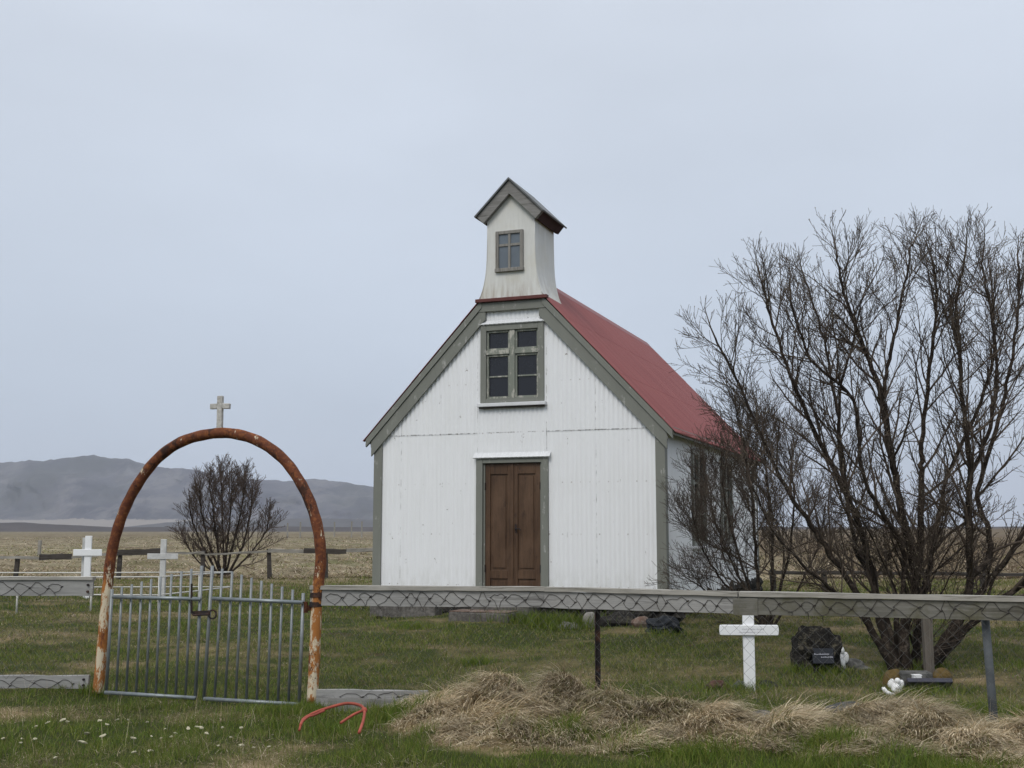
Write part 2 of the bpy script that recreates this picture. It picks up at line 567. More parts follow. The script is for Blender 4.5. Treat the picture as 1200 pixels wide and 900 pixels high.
M['crossgrey'] = m_simple("old_white_cross_paint", (.52, .52, .51), .22, 8, .7)
M['crossstone'] = m_two("pale_weathered_cross", (.48, .46, .42), (.64, .62, .58), 14, .4, .6)
M['galv'] = m_simple("galvanised_gate_steel", (.21, .225, .23), .25, 10, .45, .5, .35)
M['galvlight'] = m_simple("galvanised_gate_rail", (.21, .235, .245), .25, 10, .4, .5, .35)
M['rust'] = m_rustarch()
M['rustdark'] = m_two("dark_rusty_iron", (.06, .025, .015), (.13, .05, .025), 14, .4, .6)
M['iron'] = m_two("black_rusting_iron", (.035, .03, .03), (.09, .045, .03), 8, .5, .62)
M['bluegrey'] = m_simple("blue_grey_weathered_post", (.085, .095, .102), .3, 9, .7)
M['pvc'] = m_simple("off_white_post_paint", (.55, .56, .50), .15, 7, .6)
M['wire'] = m_simple("dark_rusted_wire", (.035, .030, .026), .3, 20, .7, bumpd=0)
M['thinwire'] = m_simple("grey_wire", (.10, .10, .095), .2, 20, .6, bumpd=0)
M['pipewhite'] = m_simple("white_painted_pipe", (.62, .61, .57), .12, 9, .5)
M['hose'] = m_simple("faded_orange_red_plastic", (.31, .07, .045), .35, 9, .7)
M['bag'] = m_simple("dull_black_cloth", (.016, .019, .024), .6, 9, .7, .3, 0, .02)
M['bark'] = m_two("dark_willow_bark", (.028, .021, .016), (.115, .092, .072), 9, .5, .68, .95, .01)
M['twig'] = m_two("red_brown_twigs", (.072, .054, .042), (.135, .108, .084), 3, .4, .65, .9, .002)
M['bud'] = m_simple("pale_willow_buds", (.20, .17, .12), .3, 8, .8, bumpd=0)
M['greytwig'] = m_two("grey_brown_twigs", (.078, .055, .044), (.130, .100, .080), 3, .4, .65, .9, .002)
M['ground'] = m_ground()
M['blade'] = m_blades("grass_blades", .65, .3)
M['straw'] = m_blades("straw_blades", .8, .2)
M['deadleaf'] = m_simple("bleached_dry_leaf", (.44, .41, .29), .15, 25, .9)

# ------------------------------------------------------------------ the church
PHI = 0.3655
CZ = 0.30
church = thing("church", "small white corrugated church with red roof, brown door and little steeple", "church",
               (0.02, 18.7, CZ), -PHI)
HW, LEN, RIDGE, SL = 2.49, 8.8, 5.96 - CZ, 1.065
def zl(z): return z - CZ
def gable(x): return RIDGE - SL * abs(x)

def corrug_wall(width_fn, x0, x1, ytop, holes, zbase, seam, amp=.0052, pitch=.0762, per=8, y=0.0):
    """strips of a corrugated sheet in the x,z plane, facing -y"""
    mb = MB()
    n = int(round((x1 - x0) / pitch * per))
    xs = [x0 + (x1 - x0) * i / n for i in range(n + 1)]
    def yy(x, off): return y - off - (amp if off else amp * .65) * math.cos(2 * math.pi * x / pitch)
    for i in range(n):
        a, b = xs[i], xs[i + 1]
        xm = (a + b) / 2
        cuts = [(hz0, hz1) for hx0, hx1, hz0, hz1 in holes if hx0 < xm < hx1]
        segs = [(zbase, None)]
        for c0, c1 in sorted(cuts):
            s0, _ = segs.pop()
            segs += [(s0, c0), (c1, None)]
        for s0, s1 in segs:
            parts = [(s0, s1)]
            if seam and not (seam[1] < xm < seam[2]) and s0 < seam[0] and (s1 is None or s1 > seam[0]):
                parts = [(s0, seam[0] + .02, 0.0), (seam[0] - .01, s1, .006)]
            else:
                parts = [(s0, s1, .006 if (s0 > 2.5 or (seam and seam[1] < xm < seam[2])) else 0)]
            for p0, p1, off in parts:
                za, zb = (ytop(a), ytop(b)) if p1 is None else (p1, p1)
                if za <= p0 and zb <= p0: continue
                mb.add([(a, yy(a, off), p0), (b, yy(b, off), p0), (b, yy(b, off), max(p0, zb)), (a, yy(a, off), max(p0, za))], [(0, 1, 2, 3)])
                if off and p0 == seam[0] - .01 if seam else False:
                    mb.add([(a, yy(a, 0), p0), (b, yy(b, 0), p0), (b, yy(b, off), p0), (a, yy(a, off), p0)], [(0, 1, 2, 3)])
    return mb

WZ0 = 0.20      # bottom of the cladding above the local ground
holes = [(-.60, .57, WZ0 - 1, zl(2.72)), (-.53, .51, zl(3.70), zl(4.94))]
mb = corrug_wall(None, -HW, HW, lambda x: gable(x) - .03, holes, WZ0, (zl(3.18), -.625, .575))
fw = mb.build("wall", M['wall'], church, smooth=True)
# dark inner shell behind the sheets (sheathing seen only through gaps)
mb = MB()
mb.prism([(-HW + .04, .25), (-.6, .25), (-.6, zl(2.72)), (.57, zl(2.72)), (.57, .25), (HW - .04, .25), (HW - .04, gable(HW) - .05), (0, RIDGE - .12), (-HW + .04, gable(HW) - .05)], .16, LEN - .06)
mb.build("inner_boarding", M['darkwood'], church)
# side walls
def side_wall(sign):
    mb = MB()
    n = int((LEN) / .0762 * 6)
    hs = [(1.95, 3.05, zl(1.33), zl(2.97)), (4.55, 5.65, zl(1.33), zl(2.97))]
    for i in range(n):
        a, b = LEN * i / n, LEN * (i + 1) / n
        m = (a + b) / 2
        c = [h for h in hs if h[0] < m < h[1]]
        ss = [(WZ0, gable(HW) - .02)] if not c else [(WZ0, c[0][2]), (c[0][3], gable(HW) - .02)]
        for s0, s1 in ss:
            xa = sign * (HW + .009 * math.cos(2 * math.pi * a / .0762)); xb = sign * (HW + .009 * math.cos(2 * math.pi * b / .0762))
            mb.add([(xa, a, s0), (xb, b, s0), (xb, b, s1), (xa, a, s1)], [(0, 1, 2, 3)])
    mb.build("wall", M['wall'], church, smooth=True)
    return hs
hs = side_wall(1)
side_wall(-1)
mb = MB()
mb.prism([(-HW, WZ0), (HW, WZ0), (HW, gable(HW)), (0, RIDGE - .03), (-HW, gable(HW))], LEN - .03, LEN)
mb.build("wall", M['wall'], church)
# foundation of dark stones
mb = MB()
rr = random.Random(3)
for side in range(3):
    t = -HW if side == 0 else 0.0
    tend = HW if side == 0 else LEN
    while t < tend:
        w = rr.uniform(.28, .55)
        for lev in (0, 1):
            h = .17
            c0 = (t + w / 2, .08 + rr.uniform(0, .06), -.02 + lev * .16)
            if side: c0 = ((HW - .08) * (1 if side == 1 else -1), t + w / 2, -.02 + lev * .16)
            mb.blob(c0, (w / 2 * 1.05 if side == 0 else .16, .16 if side == 0 else w / 2 * 1.05, .13), rr.randint(0, 9999), .3, 2)
        t += w * .95
mb.build("foundation", M['darkstone'], church)

# corner boards
for sx in (-1, 1):
    for yb in (0, LEN):
        mb = MB()
        x0, x1 = sorted((sx * (HW - .125), sx * (HW + .03)))
        if yb == 0:
            mb.box((x0, -.035, .16), (x1, -.012, gable(HW) + .02))
            xa, xb = sorted((sx * (HW + .012), sx * (HW + .03)))
            mb.box((xa, -.0118, .16), (xb, .12, gable(HW) - .03))
        else:
            mb.box((x0, LEN + .004, .16), (x1, LEN + .03, gable(HW)))
        mb.build("corner_board", M['trim'], church, bevel=.003)

# roof: two corrugated slopes
mb = MB()
EX = 2.70
Y0, Y1 = -.10, LEN + .12
n = int((Y1 - Y0) / .0762 * 6)
c = math.sqrt(1 + SL * SL)
for sg in (-1, 1):
    for i in range(n):
        a = Y0 + (Y1 - Y0) * i / n; b = Y0 + (Y1 - Y0) * (i + 1) / n
        def pt(x, y, off): return (sg * (x + off * SL / c), y, RIDGE - SL * x + off / c)
        oa = .013 + .013 * math.cos(2 * math.pi * a / .0762); ob = .013 + .013 * math.cos(2 * math.pi * b / .0762)
        xs_ = [0.0, 0.9, 0.9, 1.8, 1.8, EX]
        for k, lift in ((0, .006), (2, .003), (4, 0)):
            mb.add([pt(xs_[k], a, oa + lift), pt(xs_[k], b, ob + lift), pt(xs_[k + 1], b, ob + lift), pt(xs_[k + 1], a, oa + lift)], [(0, 1, 2, 3)])
roof = mb.build("roof", M['roof'], church, smooth=True)
mb = MB()
for sg in (-1, 1):
    mb.add([(0, .86, RIDGE + .052), (sg * .14, .86, RIDGE - .14 * SL + .045), (sg * .14, Y1, RIDGE - .14 * SL + .045), (0, Y1, RIDGE + .052)], [(0, 1, 2, 3)])
mb.build("ridge_cap", M['roof'], roof)
# roof boarding under the iron
mb = MB()
th = .05
prof_r = [(0, RIDGE - .012), (EX - .03, RIDGE - SL * (EX - .03) - .012), (EX - .03, RIDGE - SL * (EX - .03) - .012 - th), (0, RIDGE - .012 - th * 1.4)]
mb.prism(prof_r, Y0 + .045, Y1 - .03)
mb.prism([(-x, z) for x, z in prof_r], Y0 + .045, Y1 - .03)
mb.build("roof_boarding", M['trim'], church)
# bargeboards: an upper strip and a wide lower board on each slope, front
def slope_board(mb, xa, xb, o0, o1, y0, y1, sg):
    """board following the slope between x=xa and x=xb, offsets measured downwards and vertically"""
    prof = [(sg * xa, RIDGE - SL * xa - o0), (sg * xb, RIDGE - SL * xb - o0), (sg * xb, RIDGE - SL * xb - o1), (sg * xa, RIDGE - SL * xa - o1)]
    mb.prism(prof, y0, y1)
for sg in (-1, 1):
    mb = MB()
    slope_board(mb, .53, 2.655, .005, .14, -.088, -.035, sg)
    slope_board(mb, .47, 2.56, .143, .40, -.065, -.030, sg)
    # rounded foot block under the eave
    zf = RIDGE - SL * 2.56 - .28
    prof = [(sg * (2.50 + .075 * math.cos(a)), zf + .06 + .075 * math.sin(a)) for a in [k * math.pi / 8 for k in range(16)]]
    mb.prism(prof, -.060, -.02)
    mb.build("bargeboard", M['trim'], church, bevel=.003)
    mb = MB()
    slope_board(mb, 0.02, 2.6, .02, .22, LEN + .03, LEN + .08, sg)
    mb.build("bargeboard", M['trim'], church)
    # eave board along the side
    mb = MB()
    z0 = gable(HW)
    x0, x1 = sorted((sg * (HW + .018), sg * (HW + .07)))
    mb.box((x0, -.005, z0 - .20), (x1, LEN, z0 - .055))
    x0, x1 = sorted((sg * (HW + .072), sg * (EX - .05)))
    mb.box((x0, -.004, z0 - .16), (x1, LEN, z0 - .125))
    mb.build("eave_board", M['trim'], church, bevel=.003)
mb = MB()
mb.box((-.60, -.075, zl(5.185)), (.60, -.036, zl(5.335)))
mb.build("head_board", M['trim'], church, bevel=.003)
mb = MB()
mb.box((-.63, -.13, zl(5.338)), (.63, -.03, zl(5.395)))
mb.build("flashing", M['redflash'], church, bevel=.005)

# upper front window
def corr_strip(x0, x1, z0, z1, y0, y1, per=8):
    """small sloping corrugated apron: top at y0, bottom lip at y1"""
    mb = MB()
    n = int((x1 - x0) / .0762 * per)
    for i in range(n):
        a = x0 + (x1 - x0) * i / n; b = x0 + (x1 - x0) * (i + 1) / n
        ca = -.009 * math.cos(2 * math.pi * a / .0762); cb = -.009 * math.cos(2 * math.pi * b / .0762)
        mb.add([(a, y1 + ca * .3, z0), (b, y1 + cb * .3, z0), (b, y0 + cb, z1), (a, y0 + ca, z1)], [(0, 1, 2, 3)])
        mb.add([(a, y1 + ca * .3, z0), (b, y1 + cb * .3, z0), (b, y1 + .012, z0 - .014), (a, y1 + .012, z0 - .014)], [(0, 1, 2, 3)])
    return mb
def window(x0, x1, z0, z1, name="window", y=-.02):
    """casement with two columns of a short pane over two panes"""
    w = thing(name, None, None)
    w.parent = church
    return w

wf = MB()
wx0, wx1, wz0, wz1 = -.565, .545, zl(3.665), zl(4.965)
fr = .10
wf.box((wx0, -.045, wz0), (wx0 + fr, .10, wz1)); wf.box((wx1 - fr, -.045, wz0), (wx1, .10, wz1))
wf.box((wx0 + fr, -.042, wz1 - fr), (wx1 - fr, .10, wz1)); wf.box((wx0 + fr, -.042, wz0), (wx1 - fr, .10, wz0 + .07))
win = wf.build("window", M['trim'], church, bevel=.004)
wf = MB()   # sashes, mullion and transom
ix0, ix1, iz0, iz1 = wx0 + fr, wx1 - fr, wz0 + .07, wz1 - fr
mx = (ix0 + ix1) / 2
wf.box((mx - .045, -.028, iz0), (mx + .045, .08, iz1))
tz = zl(4.50)
wf.box((ix0, -.034, tz - .035), (mx - .047, .08, tz + .035)); wf.box((mx + .047, -.034, tz - .035), (ix1, .08, tz + .035))
panes = []
for xa, xb in ((ix0, mx - .045), (mx + .045, ix1)):
    for za, zb, bars in ((iz0, tz - .035, 1), (tz + .035, iz1, 0)):
        s = .034
        e = .002
        wf.box((xa + e, -.008, za + e), (xa + s, .06, zb - e)); wf.box((xb - s, -.008, za + e), (xb - e, .06, zb - e))
        wf.box((xa + s + e, -.010, za + e), (xb - s - e, .058, za + s)); wf.box((xa + s + e, -.010, zb - s), (xb - s - e, .058, zb - e))
        if bars:
            zm = (za + zb) / 2
            wf.box((xa + s + e, .004, zm - .012), (xb - s - e, .05, zm + .012))
        panes.append((xa + s, xb - s, za + s, zb - s))
wf.build("sash", M['wintrim'], win, bevel=.003)
for a, b, z0, z1 in panes:
    mb = MB(); mb.box((a - .004, .030, z0 - .004), (b + .004, .036, z1 + .004))
    mb.build("pane", M['winglass'], win)
mb = MB()
mb.prism([(-.61, wz0 - .066), (.585, wz0 - .066), (.585, wz0 - .008), (-.61, wz0 - .008)], -.095, -.01)
mb.build("sill", M['white'], win, bevel=.006)
mb = MB(); mb.box((-.58, -.07, wz0 - .092), (.555, -.018, wz0 - .069))  # dark strip standing in for the shadow beneath the sill
mb.build("sill_shadow", M['darkwood'], win)
mb = corr_strip(-.585, .565, zl(4.975), zl(5.04), -.02, -.070)
mb.build("window_hood", M['white'], win, smooth=False)

# door frame, doors and hood
mb = MB()
dx0, dx1, dzt, dzb = -.637, .609, zl(2.751), .17
fl = .115
mb.box((dx0, -.045, dzb), (dx0 + fl, .12, dzt)); mb.box((dx1 - fl, -.045, dzb), (dx1, .12, dzt))
mb.box((dx0 + fl, -.042, dzt - .075), (dx1 - fl, .12, dzt))
mb.box((dx0 + fl + .002, -.005, dzb), (dx0 + fl + .03, .10, dzt - .077)); mb.box((dx1 - fl - .03, -.005, dzb), (dx1 - fl - .002, .10, dzt - .077))
mb.box((dx0 - .01, -.055, dzb - .06), (dx1 + .01, .14, dzb - .003))
mb.build("door_frame", M['trim'], church, bevel=.004)
lx0, lx1 = dx0 + fl + .032, dx1 - fl - .032
lm = (lx0 + lx1) / 2
ztop, zbot = dzt - .082, dzb + .01
for k, (a, b) in enumerate(((lx0, lm - .003), (lm + .003, lx1))):
    mb = MB()
    st = .085
    mb.box((a, .035, zbot), (b, .07, ztop))                               # leaf ground
    mb.box((a, .012, zbot), (a + st, .034, ztop)); mb.box((b - st, .012, zbot), (b, .034, ztop))
    for r0, r1 in ((zbot, zbot + .12), (zl(.82), zl(.95)), (ztop - .17, ztop)):
        mb.box((a + st + .001, .013, r0), (b - st - .001, .034, r1))
    xa, xb = a + st + .001, b - st - .001
    # raised fields
    mb.box((xa + .035, .022, zl(.99)), (xb - .035, .0345, ztop - .205)); mb.box((xa + .035, .022, zbot + .155), (xb - .035, .0345, zl(.785)))
    if k == 0: mb.box((b - .028, -.004, zbot), (b + .024, .0105, ztop))      # cover strip
    d = mb.build("door", M['door'], church, bevel=.003)
    if k == 1:
        hb_ = MB()
        hz = zl(1.62)
        hb_.box((a + .035, .004, hz - .07), (a + .075, .0105, hz + .07))
        hb_.tube([(a + .055, .004, hz), (a + .055, -.045, hz), (a + .13, -.048, hz - .005), (a + .155, -.045, hz - .03)], .010, 8)
        hb_.build("handle", M['iron'], d)
    for hz in (zl(.98), zl(2.3)):
        hb_ = MB()
        xh = a - .004 if k == 0 else b - .006
        hb_.box((xh, -.012, hz - .06), (xh + .012, .0115, hz + .06))
        hb_.build("hinge", M['iron'], d)
mb = corr_strip(-.675, .650, zl(2.768), zl(2.85), -.02, -.085)
mb.build("door_hood", M['white'], church)

# side windows (one frame with panes and a sill each)
for y0, y1, z0, z1 in hs:
    mb = MB()
    X = HW
    mb.box((X - .06, y0, z0), (X + .045, y0 + .09, z1)); mb.box((X - .06, y1 - .09, z0), (X + .045, y1, z1))
    mb.box((X - .06, y0 + .09, z1 - .09), (X + .043, y1 - .09, z1)); mb.box((X - .06, y0 + .09, z0), (X + .043, y1 - .09, z0 + .08))
    sw = mb.build("window", M['trim'], church, bevel=.004)
    mb = MB()
    ym = (y0 + y1) / 2
    mb.box((X - .04, ym - .04, z0 + .082), (X + .03, ym + .04, z1 - .092))
    for zz in (z0 + .55, z0 + 1.07):
        mb.box((X - .035, y0 + .092, zz - .02), (X + .02, ym - .042, zz + .02)); mb.box((X - .035, ym + .042, zz - .02), (X + .02, y1 - .092, zz + .02))
    mb.build("sash", M['wintrim'], sw, bevel=.003)
    for ya, yb in ((y0 + .09, ym - .04), (ym + .04, y1 - .09)):
        for za, zb in ((z0 + .08, z0 + .53), (z0 + .57, z0 + 1.05), (z0 + 1.09, z1 - .09)):
            mb = MB(); mb.box((X - .028, ya - .004, za - .004), (X - .022, yb + .004, zb + .004))
            mb.build("pane", M['winglass'], sw)
    mb = MB(); mb.box((X + .01, y0 - .03, z0 - .05), (X + .12, y1 + .03, z0 - .004))
    mb.build("sill", M['white'], sw, bevel=.005)

# steeple
def steeple_profile():
    right = [(.56, 5.398), (.535, 5.45), (.505, 5.53), (.475, 5.64), (.45, 5.77), (.433, 5.92), (.424, 6.1), (.418, 6.4), (.415, 6.70)]
    p = [(x, zl(z)) for x, z in right] + [(0, zl(7.14))] + [(-x, zl(z)) for x, z in reversed(right)]
    return p
mb = MB()
pr = steeple_profile()
# cut the base so that it straddles the ridge
prof = pr
n = len(pr)
hw = (-.26, .225, zl(5.83), zl(6.51))
mb.prism(prof, -.106, .87)
st = mb.build("steeple", M['steeple'], church)
# corner bead of the flared front edge
mb = MB()
mb.tube([(x, -.107, z) for x, z in pr[:9]], .008, 6)
mb.build("corner_bead", M['steeple'], st, smooth=True)
mb = MB()
mb.tube([(x, -.107, z) for x, z in pr[10:]], .008, 6)
mb.build("corner_bead", M['steeple'], st, smooth=True)
# steeple roof
mb = MB()
sl2 = 1.0
zr = zl(7.394)
for sg in (-1, 1):
    mb.prism([(0, zr), (sg * .615, zr - .615 * sl2), (sg * .60, zr - .615 * sl2 - .022), (0, zr - .034)], -.23, 1.0)
sr = mb.build("steeple_roof", M['darkmetal'], st)
mb = MB()
for sg in (-1, 1):
    mb.prism([(0, zr - .040), (sg * .58, zr - .585 * sl2 - .036), (sg * .46, zr - .585 * sl2 - .155), (0, zr - .275)], -.195, -.108)
mb.build("bargeboard", M['greywood'], sr, bevel=.004)
mb = MB()
for sg in (-1, 1):
    mb.prism([(sg * .425, zr - .46), (sg * .575, zr - .575 * sl2 - .038), (sg * .47, zr - .585 * sl2 - .15), (sg * .42, zr - .585 * sl2 - .13)], -.107, .95)
mb.build("eave_box", M['darksoffit'], sr)
# steeple window
x0, x1, z0, z1 = hw
mb = MB()
Yf = -.108
mb.box((x0, Yf - .04, z0), (x0 + .055, Yf, z1)); mb.box((x1 - .055, Yf - .04, z0), (x1, Yf, z1))
mb.box((x0 + .055, Yf - .038, z1 - .055), (x1 - .055, Yf, z1)); mb.box((x0 - .01, Yf - .05, z0 - .01), (x1 + .01, Yf, z0 + .05))
sw = mb.build("window", M['greywood_v'], st, bevel=.004)
mb = MB()
xm = (x0 + x1) / 2; zm = z0 + .44
mb.box((xm - .02, Yf - .032, z0 + .052), (xm + .02, Yf, z1 - .057)); mb.box((x0 + .057, Yf - .030, zm - .02), (xm - .022, Yf, zm + .02)); mb.box((xm + .022, Yf - .030, zm - .02), (x1 - .057, Yf, zm + .02))
mb.build("glazing_bar", M['greywood_v'], sw)
for xa, xb in ((x0 + .055, xm - .02), (xm + .02, x1 - .055)):
    for za, zb in ((z0 + .05, zm - .02), (zm + .02, z1 - .055)):
        mb = MB(); mb.box((xa, Yf - .012, za), (xb, Yf - .006, zb)); mb.build("pane", M['paleglass'], sw)

# steps and slab before the church (own things)
Mc = Matrix.Translation((0.02, 18.7, CZ)) @ Matrix.Rotation(-PHI, 4, 'Z')
def gl(lx, ly):
    p = Mc @ Vector((lx, ly, 0))
    return p, G(p.x, p.y)
p, gz = gl(-.05, -.55)
stp = thing("doorstep", "two weathered grey concrete steps before the brown church door", "steps", (p.x, p.y, gz), -PHI)
mb = MB(); mb.box((-.46, .0, -.1), (.52, .50, .235)); mb.build("step", M['stepstone'], stp, bevel=.02)
mb = MB(); mb.box((-.62, -.50, -.1), (.36, -.005, .125)); b_ = mb.build("step", M['stepstone'], stp, bevel=.02)
mb = MB(); mb.box((-.61, -.49, .127), (.35, -.02, .137)); mb.build("step_top", M['rusty_edge'], stp, bevel=.004)
p, gz = gl(-1.75, -.30)
sb = thing("old_slab", "dark weathered slab lying below the left corner of the church", "slab", (p.x, p.y, gz), -PHI)
mb = MB()
mb.bar((-.58, 0, .10), (.6, -.03, .09), .26, .19, seg=8, jit=.012); mb.build("slab_body", M['stepstone'], sb)
mb = MB(); mb.bar((-.56, -.01, .225), (.56, -.02, .215), .20, .055, seg=8, jit=.008); mb.build("top_plank", M['greywood'], sb)

def rock(name, label, cat, u, v, y, rad, mat, seed, rough=.3, sub=3, group=None, dz=.3):
    x = PX(u, y)
    z = G(x, y)
    mb = MB()
    mb.blob((0, 0, rad[2] * dz), rad, seed, rough, sub, 0, .7)
    o = mb.build(name, mat, None)
    o.location = (x, y, z)
    return tag(o, label, cat, group)
rock("concrete_chunk", "pale broken concrete chunk below the church wall right of the steps", "rubble", 666, 716, 17.5, (.19, .12, .10), M['concrete'], 5, .35)
rock("board_stump", "brown grey upright board end at the foot of the church wall", "board", 690, 716, 17.6, (.12, .05, .2), M['greywood_v'], 6, .15)
rock("rubble_stone", "grey rubble stone under the church wall behind the iron fence post", "stone", 722, 717, 17.5, (.26, .16, .13), M['darkstone'], 8, .3)
rock("rubble_stone", "small tan stone left of the black bundle near the church corner", "stone", 750, 716, 17.2, (.13, .12, .10), M['rusty_edge'], 9, .3)

# ------------------------------------------------------------------ arch and gate
AL = Vector((PX(115, 11.55), 11.55, 0))
AR = Vector((PX(366, 10.87), 10.87, 0))
ad = (AR - AL).normalized()
an = Vector((ad.y, -ad.x, 0))          # towards the camera
def arch_pt(u, v, off=0):
    """point of the arch's upright plane seen at u,v; off = metres in front of it"""
    d = ray(u, v)
    o = Vector((0, 0, EYE))
    t = (AL + an * off - o).dot(an) / d.dot(an)
    return o + d * t
def spline(pts, n=8):
    out = []
    P_ = [pts[0]] + list(pts) + [pts[-1]]
    for i in range(1, len(P_) - 2):
        for k in range(n):
            t = k / n
            a, b, c_, d = P_[i - 1], P_[i], P_[i + 1], P_[i + 2]
            out.append(.5 * ((2 * b) + (c_ - a) * t + (2 * a - 5 * b + 4 * c_ - d) * t * t + (3 * b - a - 3 * c_ + d) * t ** 3))
    out.append(P_[-2])
    return out
arch = thing("gate_arch", "rusty pipe arch with a small cross over the churchyard gate", "arch", tuple((AL + AR) / 2))
A0 = (AL + AR) / 2
pts = [(114, 812), (117, 790), (121, 745), (125, 700), (129, 660), (135, 630), (146, 597), (163, 565), (185, 537), (212, 518), (243, 509), (272, 508), (303, 517),
       (331, 537), (350, 562), (364, 590), (373, 622), (376, 655), (373, 685), (371, 710), (369, 760), (366, 824)]
sp = spline([arch_pt(*q) for q in pts], 5)
mb = MB()
rad = [.052 + .002 * math.sin(i * 1.7) for i in range(len(sp))]
mb.tube([q - A0 for q in sp], rad, 14)
mb.build("pipe", M['rust'], arch, smooth=True)
# the cross on top
c0 = arch_pt(257.5, 503) - A0; c1 = arch_pt(258.5, 464) - A0
mb = MB()
mb.bar(c0, c1, .055, .04, up=tuple(an))
ca = arch_pt(247, 476.5) - A0; cb = arch_pt(269.5, 476) - A0
mb.bar(ca, c0.lerp(c1, .69) - ad * .0285, .052, .038, up=tuple(an)); mb.bar(c0.lerp(c1, .69) + ad * .0285, cb, .052, .038, up=tuple(an))
mb.build("cross", M['crossstone'], arch, bevel=.004)
# clamps and hinge on the right leg
for u, v in ((371, 697), (370, 708)):
    q = arch_pt(u, v) - A0
    mb = MB(); mb.tube([q - Vector((0, 0, .022)), q + Vector((0, 0, .022))], .061, 12); mb.build("clamp", M['iron'], arch, smooth=False)
q = arch_pt(366, 712) - A0
mb = MB(); mb.bar(q, arch_pt(357, 713, .04) - A0, .03, .05); mb.tube([arch_pt(358, 718, .04) - A0, arch_pt(358, 705, .04) - A0], .022, 8)
mb.build("hinge", M['rustdark'], arch)

def gate_leaf(label, tops, bots, rail_top, rail_bot, latch):
    A_ = arch_pt(*bots[0], .05)
    t = thing("gate_leaf", label, "gate", tuple(A_), 0, "leaves of the churchyard gate")
    for i, (a, b) in enumerate(zip(tops, bots)):
        mb = MB()
        r = .0165 if i in (0, len(tops) - 1) else .0125
        mb.tube([arch_pt(*b, .05) - A_, arch_pt(*a, .05) - A_], r, 8)
        mb.build("picket", M['galv'], t, smooth=True)
    for (a, b) in (rail_top, rail_bot):
        mb = MB()
        mb.tube([arch_pt(*a, .082) - A_, arch_pt(*b, .082) - A_], .0185, 10)
        mb.build("gate_rail", M['galvlight'], t, smooth=True)
    if latch:
        mb = MB()
        L = lambda u, v, o: arch_pt(u, v, o) - A_
        mb.tube([L(224.5, 684, .09), L(224.5, 718, .09), L(227, 721, .09), L(246, 720, .09)], .010, 8)
        ri = [L(249, 720, .09) + Vector((math.cos(a) * .035, 0, math.sin(a) * .04)) for a in [k * math.pi / 8 for k in range(17)]]
        mb.tube(ri, .008, 6)
        mb.bar(L(226, 719, .075), L(246, 718, .075), .01, .045, up=(0, 0, 1))
        mb.build("latch", M['iron'], t)
    return t
uT = [90 + X / 3.871 for X in (160, 205, 250, 295, 338, 380, 430, 475, 520, 567)]
vT = [690.5, 687.5, 684.5, 681.5, 678.5, 675.5, 672.5, 669.5, 666.5, 663]
uB = [124.5 + i * (229 - 124.5) / 9 for i in range(10)]
vB = [811 + i * .7 for i in range(10)]
gate_leaf("grey steel gate leaf with the latch, its pickets rising to the right", list(zip(uT, vT)), list(zip(uB, vB)), ((132, 699.5), (235, 702)), ((123, 811.5), (229, 818)), True)
uT = [90 + X / 3.871 for X in (615, 660, 705, 748, 793, 838, 885, 932, 980, 1028)]
vT = [663, 666.5, 670, 673.5, 677, 680.5, 684, 687.5, 691, 695]
uB = [239 + i * (350.5 - 239) / 9 for i in range(10)]
vB = [818.5 + i * .6 for i in range(10)]
gate_leaf("grey steel gate leaf without latch, its picket tops falling to the right", list(zip(uT, vT)), list(zip(uB, vB)), ((249, 701.5), (355, 706)), ((239, 819), (350, 825.5)), False)

# ------------------------------------------------------------------ near fences
def wire_tubes(mb, pts, r):
    mb.tube(pts, r, 3, False)
def lerp_path(path, s):
    for i in range(len(path) - 1):
        L = (path[i + 1] - path[i]).length
        if s <= L or i == len(path) - 2:
            return path[i].lerp(path[i + 1], s / L), (path[i + 1] - path[i]).normalized()
        s -= L
ZR = EYE - .51
fA, fB, fC, fD = Vector((AR.x, 10.87, 0)), Vector((.3, 10.6, 0)), Vector((1.9, 9.8, 0)), Vector((4.6, 8.84, 0))
fence = thing("fence", "grey timber rail fence with wire netting right of the arch", "fence", tuple(fA))
path = [fA, fB, fC, fD]
def loc_(p): return p - fA
def board(name, a, b, zc, h, thick, mat, parent, off=0, seg=10, jit=.003, base=fA):
    d = (b - a).normalized()
    nn = Vector((d.y, -d.x, 0))
    if nn.y > 0: nn = -nn
    L = (b - a).length
    mb = MB()
    mb.bar((0, 0, 0), (L, 0, 0), thick, h, seg=seg, jit=jit)
    o = mb.build(name, mat, parent)
    o.location = a - base + nn * off + Vector((0, 0, zc))
    o.rotation_euler = (0, 0, math.atan2(d.y, d.x))
    return o
for a, b, mt in ((fA, fB, 'railwood'), (fB + (fC - fB) * .004, fC, 'railwood'), (fC, fD, 'railmoss')):
    board("rail", a, b, ZR - .115, .145, .032, M[mt], fence, .012 if mt == 'railwood' else .015)
for a, b in ((fA, fB), (fB + (fC - fB) * .004, fC), (fC + (fD - fC) * .003, fD)):
    board("cap_board", a, b, ZR - .022, .038, .10, M['capwood'], fence, 0)
q = fC + (fD - fC).normalized() * .0
board("splice_block", fC - (fC - fB).normalized() * .04, fC + (fD - fC).normalized() * .16, ZR - .125, .14, .03, M['railmoss'], fence, .030, 3)
